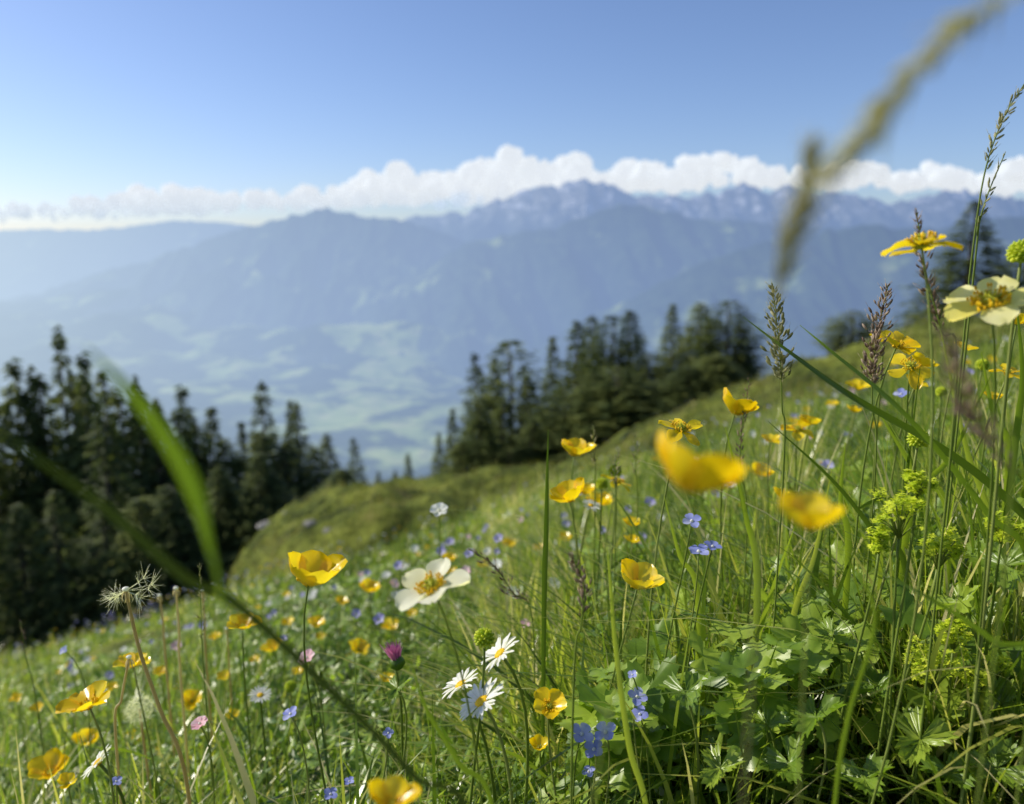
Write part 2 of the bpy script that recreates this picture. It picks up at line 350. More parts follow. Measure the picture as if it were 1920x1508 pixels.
# ------------------------------------------------------------------ clouds
TOP = [(-100, 390), (0, 390), (150, 380), (290, 352), (400, 362), (560, 360), (640, 346), (740, 314), (820, 324), (900, 298), (960, 283), (1010, 316), (1060, 281), (1110, 318), (1180, 300), (1240, 314), (1290, 293), (1370, 290), (1430, 314), (1540, 314), (1620, 311), (1700, 314), (1800, 317), (1870, 330), (1920, 300), (2000, 308)]
def topy(x): return float(np.interp(x, [p[0] for p in TOP], [p[1] for p in TOP]))
def cloud(x0, x1, bot, label, rmin, rmax, seed, cnt, DC=23000., tops=None):
    random.seed(seed); PXM = DC/F
    mb = MB()
    for i in range(cnt):
        x = x0+(x1-x0)*(i+.5)/cnt+U(-8, 8)
        edge = max(.3, min(1, (x-x0+20)/70, (x1-x+20)/70))
        r = U(rmin, rmax)*max(.5, edge)
        ty = (topy(x) if tops is None else tops)+(1-edge)*14+U(-7, 11)
        y = ty+r*U(.9, 1.1); first = True
        while y < bot:
            if first or random.random() > .34:
                c = at(x+U(-12, 12), y, DC+U(-600, 600)*DC/23000)
                mb.ball(c, r*PXM, (1.2, 1, .9), seg=12, rings=8)
            first = False
            y += r*U(.9, 1.3); r = max(rmin, r*U(.8, 1.05))
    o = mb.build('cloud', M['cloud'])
    md = o.modifiers.new('r', 'REMESH'); md.mode = 'VOXEL'; md.voxel_size = 42
    dg = bpy.context.evaluated_depsgraph_get(); ev = o.evaluated_get(dg)
    me = bpy.data.meshes.new_from_object(ev)
    o.modifiers.clear(); o.data = me
    if not me.materials: me.materials.append(M['cloud'])
    k = len(me.vertices); co = np.empty(k*3, np.float32); me.vertices.foreach_get('co', co); co = co.reshape(-1, 3)
    no = np.empty(k*3, np.float32); me.vertices.foreach_get('normal', no); no = no.reshape(-1, 3)
    dsp = np.empty(k)
    for i in range(k):
        p = Vector(co[i])
        dsp[i] = (.5-abs(noise.noise(p/480.)))*230+(.4-abs(noise.noise(p/190.)))*130+noise.noise(p/80.)*45
    co += no*dsp[:, None]
    me.vertices.foreach_set('co', co.ravel()); me.polygons.foreach_set('use_smooth', [True]*len(me.polygons)); me.update()
    tag(o, label, 'cloud')
cloud(-90, 215, 408, 'low hazy white cloud at the far left of the bank', 6, 12, 1, 15)
cloud(205, 420, 398, 'flat hazy white cloud left of the pointed summit', 9, 16, 2, 11)
cloud(415, 660, 388, 'long low white cloud right above the pointed summit', 9, 17, 3, 12)
cloud(650, 850, 380, 'white cloud stepping up toward the tall cumulus', 12, 24, 4, 9)
cloud(845, 1022, 374, 'tallest heaped cumulus just left of the highest peak', 14, 30, 5, 7)
cloud(1018, 1110, 355, 'small round cumulus standing right over the highest peak', 15, 27, 6, 5)
cloud(1118, 1328, 348, 'flat topped white cumulus just right of the highest peak', 11, 23, 7, 10)
cloud(1322, 1495, 342, 'white cumulus above the second jagged peak', 11, 24, 8, 8)
cloud(1500, 1690, 346, 'white cloud behind the drooping blurred grass stalk', 11, 20, 9, 9)
cloud(1690, 1990, 350, 'long white cloud at the right end of the bank', 11, 20, 10, 12)
cloud(800, 905, 390, 'small cloud wisp lying in front of the main range left of the peak', 7, 12, 12, 7, 14800., 370)
random.seed(21)

# ------------------------------------------------------------------ conifers
def conifer_mesh(seed, H, R, kind):
    random.seed(seed); mb = MB(); lv = 74
    ph = [U(0, 6.28) for _ in range(4)]
    for i in range(lv):
        t = (i+U(0, 1))/lv
        if kind == 'spruce': rad = R*((1-t)**.92)+.05; z = H*(.03+.97*t)
        elif kind == 'ragged': rad = R*(1-t)**.75*(.9+.10*math.sin(i*.6+ph[1]))+.07; z = H*(.04+.95*t)
        else: rad = R*(math.sin(math.pi*min(1, t*.84+.16))**.65)*(.88+.12*math.sin(i*.5+ph[2]))+.1; z = H*(.08+.91*t)
        nb = 15 if t < .8 else 9
        for k in range(nb):
            az = U(0, 6.283); L = rad*(U(.72, 1.05) if random.random() > .12 else U(1.05, 1.3)); dr = U(-.5, -.22) if kind != 'pine' else U(-.15, .25)
            base = Vector((0, 0, z)); dirv = Vector((math.cos(az), math.sin(az), dr))
            npos = max(2, int(L*.75/.24)); p0_ = .28
            bt = U(.15, .85)
            for j in range(npos):
                p = p0_+(1-p0_)*(j+.8)/npos
                c = base+dirv*(L*p)+Vector((0, 0, .18*L*p*p))+Vector((U(-.07, .07), U(-.07, .07), U(-.12, .12)))
                for sd in (-1, 1):
                    a2 = az+sd*U(.1, .9)
                    tw = Vector((math.cos(a2), math.sin(a2), U(-.6, -.05))); tw.normalize()
                    ln = U(.22, .40)*(1.1-.4*t); wd = ln*U(.14, .26)
                    sv = tw.cross(Vector((U(-1.3, 1.3), U(-1.3, 1.3), 1))).normalized()
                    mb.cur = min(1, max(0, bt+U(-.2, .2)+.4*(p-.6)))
                    mb.add([c-tw*ln*.3, c+sv*wd, c+tw*ln, c-sv*wd-Vector((0, 0, wd*.4))], [(0, 1, 2, 3)])
    return mb
def trunk_mesh(H, R, seed, kind):
    random.seed(seed); mb = MB()
    pts = [Vector((U(-.05, .05)*i/4, U(-.05, .05)*i/4, -.6+(H+.4)*i/8)) for i in range(9)]
    mb.tube(pts, [.19*(1-i/8.6)+.01 for i in range(9)], 7)
    for i in range(26):
        z = H*U(.08, .9); az = U(0, 6.28); L = R*(1-z/H)*.8
        p0 = Vector((0, 0, z)); mb.tube([p0, p0+Vector((math.cos(az)*L*.5, math.sin(az)*L*.5, -.05)), p0+Vector((math.cos(az)*L, math.sin(az)*L, -.1*L))], [.035, .022, .008], 4)
    return mb
VAR = []
for i, (kind, R) in enumerate([('spruce', 2.3), ('spruce', 2.0), ('spruce', 2.6), ('ragged', 2.3), ('pine', 2.1), ('ragged', 1.9)]):
    r0 = thing('conifer', (0, 0, 0), 'x', 'tree')
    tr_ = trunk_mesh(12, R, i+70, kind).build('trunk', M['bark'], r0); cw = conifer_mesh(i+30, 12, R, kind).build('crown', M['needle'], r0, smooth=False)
    VAR.append([r0, tr_, cw, R, False])
def tree(px, py, d, wpx, v, label, group=None, k=2.3):
    P = at(px, py, d); zb = gh(P.x, d)
    H = P.z-zb
    if H < 1.2: zb = P.z-1.5; H = 1.5
    V = VAR[v]; w = wpx/F*d/(2*V[3])*k
    if not V[4]: r, V[4] = V[0], True
    else:
        r = V[0].copy(); col.objects.link(r)
        for ch in V[1:3]:
            c = ch.copy(); col.objects.link(c); c.parent = r
    r.location = (P.x, d, zb); r.scale = (w, w, H/12.); r.rotation_euler = (U(-.02, .02), U(-.03, .03), U(0, 6.28))
    r['label'] = label
    if group: r['group'] = group
    elif 'group' in r: del r['group']
random.seed(3)
RT = [(895, 660, 58, 72, 3, 'leftmost tall conifer of the group behind the knoll, narrow and ragged'), (924, 668, 60, 55, 1, 'narrow spruce second in the row of the right tree group'), (965, 636, 57, 105, 4, 'broad round topped pine in the left half of the right tree group'), (1000, 700, 55, 80, 3, 'shorter ragged conifer just right of the round topped pine'), (1040, 630, 62, 62, 1, 'slim pointed spruce between the round topped pine and the dense middle clump'), (1078, 598, 60, 76, 5, 'tall ragged conifer at the left of the dense middle clump'), (1112, 590, 62, 86, 3, 'tall conifer in the centre of the dense middle clump'), (1150, 590, 58, 80, 4, 'bushy topped conifer in the dense middle clump'), (1186, 580, 60, 78, 5, 'highest conifer at the right side of the dense middle clump'), (1216, 660, 56, 66, 4, 'short bushy conifer in the gap left of the slender spruces'), (1266, 570, 62, 60, 1, 'slender spruce alone left of the last pair of tall conifers'), (1316, 566, 60, 84, 5, 'dense tall conifer, second from the right end of the tree group'), (1368, 562, 58, 76, 4, 'round headed tall conifer at the right end of the tree group'), (1394, 610, 57, 44, 3, 'small ragged conifer tucked at the right edge of the tree group'), (845, 765, 62, 48, 1, 'small thin spruce left beside the right tree group'), (820, 812, 58, 48, 0, 'low spruce between the valley gap and the right tree group'), (768, 850, 56, 42, 0, 'little pointed spruce alone at the foot of the valley gap'), (738, 882, 54, 34, 1, 'tiny spruce left of the little pointed one in the valley gap'), (712, 884, 55, 34, 3, 'tiny ragged spruce right beside the lone slim spruce of the gap'), (670, 820, 54, 50, 3, 'slim spruce at the left side of the valley gap'), (616, 815, 46, 84, 0, 'dark cone shaped spruce directly above the knoll'), (560, 755, 45, 84, 2, 'broad dark spruce, right one of the joined pair left of the knoll top'), (532, 752, 48, 66, 0, 'dark spruce, left one of the joined pair left of the knoll top'), (488, 712, 46, 84, 3, 'tall spruce rising alone between the left forest and the joined pair'), (446, 790, 44, 60, 1, 'narrow spruce filling the dip right of the left forest'), (1832, 378, 21, 135, 2, 'large dark spruce at the right edge behind the buttercups'), (1602, 582, 30, 62, 4, 'small rounded pine on the right skyline behind the seed heads'), (1912, 478, 24, 60, 4, 'bushy conifer cut by the right edge of the view')]
for a in RT: tree(*a, k=2.0)
LT = [(380, 762, 40, 80, 1, 'spruce at the right shoulder of the left forest'), (345, 716, 44, 90, 3, 'pointed spruce standing out right of the middle of the left forest'), (310, 748, 42, 80, 0, None), (272, 732, 44, 100, 3, None), (238, 712, 42, 95, 2, None), (198, 690, 44, 90, 1, None), (150, 655, 42, 100, 3, None), (106, 620, 40, 116, 2, 'tallest spruce of the left forest, breaking the skyline'), (62, 690, 38, 100, 0, None), (18, 668, 38, 116, 3, 'wide ragged spruce at the left edge of the forest'), (-45, 690, 36, 120, 2, None), (186, 770, 30, 120, 5, 'paler front conifer in the middle of the left forest')]
for a in LT:
    if a[5]: tree(*a)
    else: tree(*a[:5], 'dark spruce in the upper row of the shaded left forest', 'spruces in the upper row of the left forest')
LOW = [(-20, 750), (38, 715), (82, 700), (130, 710), (172, 705), (218, 735), (255, 745), (290, 760), (328, 760), (362, 785), (415, 820), (60, 790), (0, 850), (150, 850), (215, 830), (270, 820), (310, 850), (360, 850), (405, 870), (450, 850), (-60, 860), (100, 920), (180, 940), (250, 930), (330, 950), (395, 960), (30, 940), (500, 815), (475, 855), (430, 920), (530, 835), (585, 845), (640, 880), (505, 890), (320, 900), (120, 800)]
for x, y in LOW:
    tree(x+U(-6, 6), y+U(-8, 8), 38 if y < 855 else (24 if x < 380 else 30), U(110, 150), random.choice([0, 2, 3, 5, 2]), 'shadowed spruce low on the dark slope of the left forest', 'shadowed spruces low in the left forest')
for x, y in [(1000, 780), (1060, 720), (1110, 700), (1160, 680), (1225, 710), (1290, 680), (1340, 670), (940, 760), (895, 770), (860, 830), (1030, 810), (960, 840), (1090, 780), (1250, 730), (1180, 750), (1330, 720)]:
    tree(x, y+U(-10, 10), U(50, 54), U(74, 104), random.choice([3, 5, 4]), 'low conifer filling the foot of the right tree group', 'low conifers at the foot of the right tree group')

# rocks on the knoll
for px, py, w, lab in [(500, 986, 34, 'flat grey rock at the left brow of the knoll'), (582, 982, 26, 'small pale rock beside the dark hollow of the knoll'), (540, 962, 18, 'little rock on the upper edge of the knoll'), (618, 996, 22, 'grey stone below the small pale rock on the knoll')]:
    P = at(px, py, 12.5)
    for q in np.arange(8.2, 40, .25):
        P2 = at(px, py, q)
        if P2.z < gh(P2.x, q)+.02: P = P2; break
    r_ = w/F*P.y/2; mb = MB(); mb.ball(P, r_, (1.2, .9, .55), seg=12, rings=8, jit=.14)
    tag(mb.build('rock', M['rock'], smooth=False), lab, 'rock')

# ------------------------------------------------------------------ grass stuff
LX = [-200, 0, 200, 400, 600, 800, 1000, 1200, 1400, 1600, 1920, 2200]; LY = [1330, 1275, 1235, 1165, 1110, 1040, 960, 875, 770, 675, 585, 535]
LU = [ray(x, y)[0] for x, y in zip(LX, LY)]; LS = [ray(x, y)[1] for x, y in zip(LX, LY)]
def limit_h(u, y, z): return (np.interp(u, LU, LS)+.06*sst(2.0, 4.5, y)-(.15-.07*np.clip(u/.5, 0, 1))*(1-sst(.36, 1.0, y)))*y-z
VS = []; FS = []; TS = []; off = 0
def blades(n, y0, y1, h0, h1, w0, wk, lean, K=4, limit=True, u0=-.85, u1=.85, tlo=0, thi=.8, zones=None):
    global off
    y = np.exp(rng.uniform(math.log(y0), math.log(y1), n)); u = rng.uniform(u0, u1, n); x = u*y
    clump = fbm(x*9/np.clip(y, .5, 8), y*9/np.clip(y, .5, 8), 33, 3)
    h = rng.uniform(h0, h1, n)*(1+.9*clump); z = height(x, y)
    if limit:
        h = np.minimum(h, limit_h(u, y, z)*rng.uniform(.5, 1.14, n))
    keep = h > .012
    if zones is not None: keep &= zones(x, y)
    y, u, x, h, z, clump = y[keep], u[keep], x[keep], h[keep], z[keep], clump[keep]; n = len(y)
    w = np.maximum(w0*rng.uniform(.6, 1.6, n), wk*y)
    az = rng.uniform(0, 6.283, n); le = rng.uniform(.1, 1, n)**1.3*lean
    sa = az+rng.uniform(.9, 2.2, n)
    t = np.linspace(0, 1, K+1)[None, :]
    hd = (h*le)[:, None]*t**1.8
    zc = z[:, None]-.01+h[:, None]*(t-.35*le[:, None]**1.5*t**3)
    cx = x[:, None]+np.cos(az)[:, None]*hd; cy = y[:, None]+np.sin(az)[:, None]*hd
    wt = (w[:, None]*.5)*(1-t**2.2)+1e-5
    sx = np.cos(sa)[:, None]*wt; sy = np.sin(sa)[:, None]*wt
    V = np.stack([np.stack([cx-sx, cy-sy, zc], -1), np.stack([cx+sx, cy+sy, zc], -1)], 2).reshape(-1, 3)
    bi = np.arange(n)[:, None]*(K+1)*2+np.arange(K)[None, :]*2
    Fq = np.stack([bi, bi+1, bi+3, bi+2], -1).reshape(-1, 4)+off
    tt = np.clip(rng.uniform(tlo, thi, n)+clump*.8, 0, 1); dry = rng.random(n) < .08; tt[dry] = rng.uniform(.85, 1, dry.sum())
    VS.append(V); FS.append(Fq); TS.append(np.repeat(tt, (K+1)*2)); off += len(V)
blades(24000, .32, 2.2, .04, .12, .0026, .0012, 1.3, 4)
blades(5500, .36, 2.4, .10, .20, .0028, .0011, 1.1, 6)
blades(2600, .36, 1.4, .07, .17, .0040, .0011, 1.2, 7, u0=-.85, u1=.2, tlo=.1)
blades(11000, .36, 2.0, .10, .22, .0028, .0011, 1.2, 7, u0=.0, u1=.9, tlo=.0)
blades(2600, .40, 1.4, .12, .25, .0046, .0010, 1.0, 8, u0=.05, u1=.9, tlo=.15)
blades(2500, .45, 1.8, .16, .30, .0028, .0009, 1.1, 8, u0=.12, u1=.9, tlo=.15)
blades(40000, 1.6, 6.0, .05, .15, .0034, .0016, 1.0, 3)
blades(9000, 2.2, 5.0, .12, .24, .0034, .0014, .9, 4, u0=-.85, u1=.1, tlo=.0, thi=.95)
tag(npmesh('meadow_grass', np.concatenate(VS), np.concatenate(FS), M['grass'], np.concatenate(TS)), 'dense green meadow grass covering the near slope', 'grass', kind='stuff')
VS = []; FS = []; TS = []; off = 0
blades(62000, 5.6, 60, .05, .16, .004, .0012, .9, 2, limit=False, tlo=.05, thi=.9, zones=lambda x, y: (x/y > -.43) & ((x/y > .0) | (y < 24)) & (y < 52))
tag(npmesh('hillside_turf', np.concatenate(VS), np.concatenate(FS), M['turf'], np.concatenate(TS)), 'olive grass tufts on the knoll and the far hillside', 'grass', kind='stuff')

def leaf_template():
    pts = [(0, 0)]; N = 36
    for i in range(N+1):
        th_ = math.radians(-150+300*i/N)
        r_ = .30+.70*(abs(math.cos(th_*1.5)))**.9+(.08 if i % 2 else -.04)
        pts.append((r_*math.cos(th_), r_*math.sin(th_)))
    return np.array(pts)
def lance_template():
    return np.array([(0, 0), (-.9, 0), (-.5, -.16), (0, -.22), (.5, -.14), (1, 0), (.5, .14), (0, .22), (-.5, .16), (-.9, 0.001)])
def leaves(LTM, n, y0, y1, s0, s1, h0, h1, u0, u1, tint=(0, 1), steep=1.):
    NL = len(LTM)
    y = np.exp(rng.uniform(math.log(y0), math.log(y1), n)); u = rng.uniform(u0, u1, n); x = u*y
    z = height(x, y); h = rng.uniform(h0, h1, n)
    h = np.minimum(h, limit_h(u, y, z)*.9); keep = (h > .01) & ((fbm(x*5/np.clip(y, .5, 8), y*5/np.clip(y, .5, 8), 61, 3) > -.15) | (rng.random(n) < .3))
    x, y, z, h = x[keep], y[keep], z[keep], h[keep]; n = len(x)
    s = rng.uniform(s0, s1, n); az = rng.uniform(0, 6.283, n); ti = rng.uniform(.1, .9, n)*steep; ta = rng.normal(.3, 1.0, n)
    lx, ly = LTM[:, 0], LTM[:, 1]
    px_ = (np.cos(az)[:, None]*lx-np.sin(az)[:, None]*ly)*s[:, None]; py_ = (np.sin(az)[:, None]*lx+np.cos(az)[:, None]*ly)*s[:, None]
    r2 = (lx**2+ly**2)[None, :]
    ang = np.arctan2(ly, lx)[None, :]
    pz = s[:, None]*(.18*r2+.12*np.cos(ang*6)*r2)+(px_*np.cos(ta)[:, None]+py_*np.sin(ta)[:, None])*ti[:, None]
    V = np.stack([x[:, None]+px_, y[:, None]+py_, (z+h)[:, None]+pz], -1).reshape(-1, 3)
    bi = (np.arange(n)*NL)[:, None]; k = np.arange(1, NL-1)[None, :]
    Fq = np.stack([bi+0*k, bi+k, bi+k+1], -1).reshape(-1, 3)
    return V, Fq, np.repeat(rng.uniform(tint[0], tint[1], n), NL)
LVs = []; LFs = []; LTs = []; o2 = 0
LT1 = leaf_template(); LT2 = lance_template()
for a in [(LT1, 1900, .36, 1.0, .008, .019, .04, .15, .10, .85, (.2, 1)), (LT1, 1700, .38, 2.6, .005, .012, .02, .09, -.85, .85, (.1, 1)), (LT1, 900, 1.5, 6, .009, .02, .02, .07, -.85, .85, (.1, .9)),
          (LT2, 13000, .36, 1.8, .005, .011, .02, .10, -.85, .5, (.1, 1), 2.), (LT2, 5000, 1.2, 5, .010, .018, .02, .09, -.85, .85, (.1, 1), 2.)]:
    V, Fq, t_ = leaves(*a); LVs.append(V); LFs.append(Fq+o2); LTs.append(t_); o2 += len(V)
tag(npmesh('leafy_ground_cover', np.concatenate(LVs), np.concatenate(LFs), M['leaf'], np.concatenate(LTs), True), 'low lobed and narrow green leaves spread between the grasses', 'leaves', kind='stuff')

def dots(n, y0, y1):
    y = np.exp(rng.uniform(math.log(y0), math.log(y1), n)); u = rng.uniform(-.75, .8, n); x = u*y
    k = (fbm(x*.8, y*.8, 51, 3) > -.12) & ((u > .06) | (y < 5)); x, y = x[k], y[k]; n = len(x)
    z = height(x, y)+rng.uniform(.08, .17, n); s = rng.uniform(.003, .006, n)+.0004*y
    c = np.stack([x, y, z], -1)[:, None, :]
    q = np.array([[-1, -.3, -.3], [1, -.2, -.2], [.9, .3, .5], [-.8, .4, .6]])[None]*s[:, None, None]
    q = q*rng.uniform(.6, 1.2, (n, 4, 3))
    V = (c+q).reshape(-1, 3); return V, np.arange(n*4).reshape(-1, 4), np.repeat(rng.choice([.1, .1, .2, .5, .8], n), 4)
V, Fq, t_ = dots(3800, 3, 40)
tag(npmesh('distant_wildflowers', V, Fq, M['dot'], t_), 'tiny lilac, yellow and white wildflowers on the far part of the slope', 'wildflowers', kind='stuff')

# ------------------------------------------------------------------ flowers
def frame(ax):
    Z_ = Vector(ax).normalized(); X_ = Z_.orthogonal().normalized(); return X_, Z_.cross(X_), Z_
def petal(mb, C, fr, az, L, W, t0, t1, k=.5, na=7, nb=5, off_=.001, ob=.7, wav=.0):
    X_, Y_, Z_ = fr; rd = X_*math.cos(az)+Y_*math.sin(az); tg = Y_*math.cos(az)-X_*math.sin(az)
    rr_ = off_; zz_ = 0; vs = []; fs = []
    for i in range(na+1):
        a_ = i/na; th_ = t0+(t1-t0)*a_
        if i: rr_ += L/na*math.cos(th_); zz_ += L/na*math.sin(th_)
        hw = W/2*(.12+.88*min(1, (a_/.6))**ob)
        if a_ > .6: hw *= math.sqrt(max(.0, 1-((a_-.6)/.42)**2))
        nr = rd*(-math.sin(th_))+Z_*math.cos(th_)
        for j in range(nb):
            b_ = -1+2*j/(nb-1)
            w_ = wav*L*math.sin(b_*5+a_*4+az*3)
            vs.append(C+rd*rr_+Z_*zz_+tg*(b_*hw)+nr*(k*hw*b_*b_+w_*a_))
    for i in range(na):
        for j in range(nb-1):
            q = i*nb+j; fs.append((q, q+1, q+nb+1, q+nb))
    mb.add(vs, fs)
def stem_to(root, head, axis, r0=.0011, r1=.0007, mat=None, bend=.35, name='stem'):
    L = (head-root.location).length
    pts = bez(root.location.copy(), root.location+Vector((U(-.1, .1)*L, U(-.1, .1)*L, .4*L)), head-Vector(axis).normalized()*bend*L*.6, head, 12)
    mb = MB(); mb.cur = U(.2, .8); mb.tube(pts, [r0+(r1-r0)*i/12 for i in range(13)], 6)
    mb.build(name, mat or M['stem'], root); return pts
def base_for(P, dx=.03, dy=.03):
    x = P.x+U(-dx, dx); y = max(.12, P.y+U(-dy*.3, dy)); return Vector((x, y, gh(x, y)-.004))
def small_leaves(root, pts, n_, s=.03):
    for i in range(n_):
        k = random.randint(3, 7); p = pts[k]; az = U(0, 6.28); d_ = Vector((math.cos(az), math.sin(az), U(.5, 1.2))).normalized()
        mb = MB(); mb.cur = U(.1, .8); L = U(.6, 1.2)*s
        q = [p, p+d_*L*.4, p+d_*L*.8+Vector((0, 0, -.05*L)), p+d_*L+Vector((math.cos(az), math.sin(az), 0))*.3*L]
        mb.blade(cr(q, 3), [.0006+.0022*math.sin(math.pi*(i2+.4)/10) for i2 in range(10)], .3, Vector((U(-1, 1), 1, .3)))
        mb.build('leaf', M['grass'], root)
def carpel_dome(mb, c, r, fr, n_=46, spike=.35):
    X_, Y_, Z_ = fr
    mb.ball(c, r*.8, fr=fr, seg=8, rings=6)
    for i in range(n_):
        ph_ = i*2.39996; ct = 1-1.7*(i+.5)/n_; st = math.sqrt(max(0, 1-ct*ct))
        dd = X_*st*math.cos(ph_)+Y_*st*math.sin(ph_)+Z_*ct
        mb.cur = U(0, 1); b0 = c+dd*r*.72
        mb.tube([b0, b0+dd*r*.28, b0+dd*r*(.3+spike)], [r*.2, r*.14, r*.02], 4)
def buttercup(px, py, size, style, label, tilt=(0, 0), d=None, pale=False, group=None, nl=1, az0=None):
    diam = .023; d = d or min(1.6, max(.2, F*diam/size)); D_ = size*d/F*(1.0 if style == 'open' else 1.1)
    P = at(px, py, d); B = base_for(P); root = thing('buttercup', B, label, 'flower', group)
    ax = Vector((tilt[0], tilt[1], 1)).normalized(); fr = frame(ax)
    C = P-ax*(D_*.22 if style == 'cup' else 0)
    q_ = min(1, d/.36); pts = stem_to(root, C, ax, .0008*q_, .0005*q_); small_leaves(root, pts, nl if d > .3 else 0)
    mat = M[pale] if pale else M['yellow']; a0 = U(0, 6.28) if az0 is None else az0
    for i in range(5):
        az = a0+i*2*math.pi/5+U(-.12, .12); mb = MB(); mb.cur = U(.2, .8)
        if style == 'cup': petal(mb, C, fr, az, D_*U(.56, .74), D_*.62, math.radians(U(10, 26)), math.radians(U(38, 78)), .4, wav=.05)
        elif style == 'open': petal(mb, C, fr, az, D_*U(.48, .58), D_*.50, math.radians(U(20, 38)), math.radians(U(0, 50)), .4, wav=.06)
        elif pale: petal(mb, C, fr, az, D_*U(.46, .54), D_*U(.40, .46), math.radians(U(5, 25)), math.radians(U(-15, 20)), U(0, .4), wav=.05, ob=.8)
        else:
            if random.random() < .12 and i: continue
            petal(mb, C, fr, az, D_*U(.46, .56), D_*U(.3, .4), math.radians(U(-5, 30)), math.radians(U(-45, 20)), U(-.3, .6), wav=.08, ob=1)
        mb.build('petal', mat, root)
    mb = MB(); carpel_dome(mb, C+ax*D_*.05, D_*(.11 if style == 'star' else .08), fr, 34 if size > 50 else 16); mb.build('flower_center', M['carpel'], root)
    mb = MB()
    for i in range((60 if pale else 34) if size > 50 else 12):
        az = U(0, 6.28); rd = fr[0]*math.cos(az)+fr[1]*math.sin(az); h_ = D_*U(.06, .15); mb.cur = U(0, 1)
        p1 = C+rd*D_*.08; p2 = C+rd*D_*U(.13, .23)+ax*h_
        mb.tube([p1, p2], [D_*.006, D_*.006], 3); mb.ball(p2, D_*.018, (1, 1, 1.8), fr, 5, 3)
    mb.build('stamens', M['disc'], root)
    return root
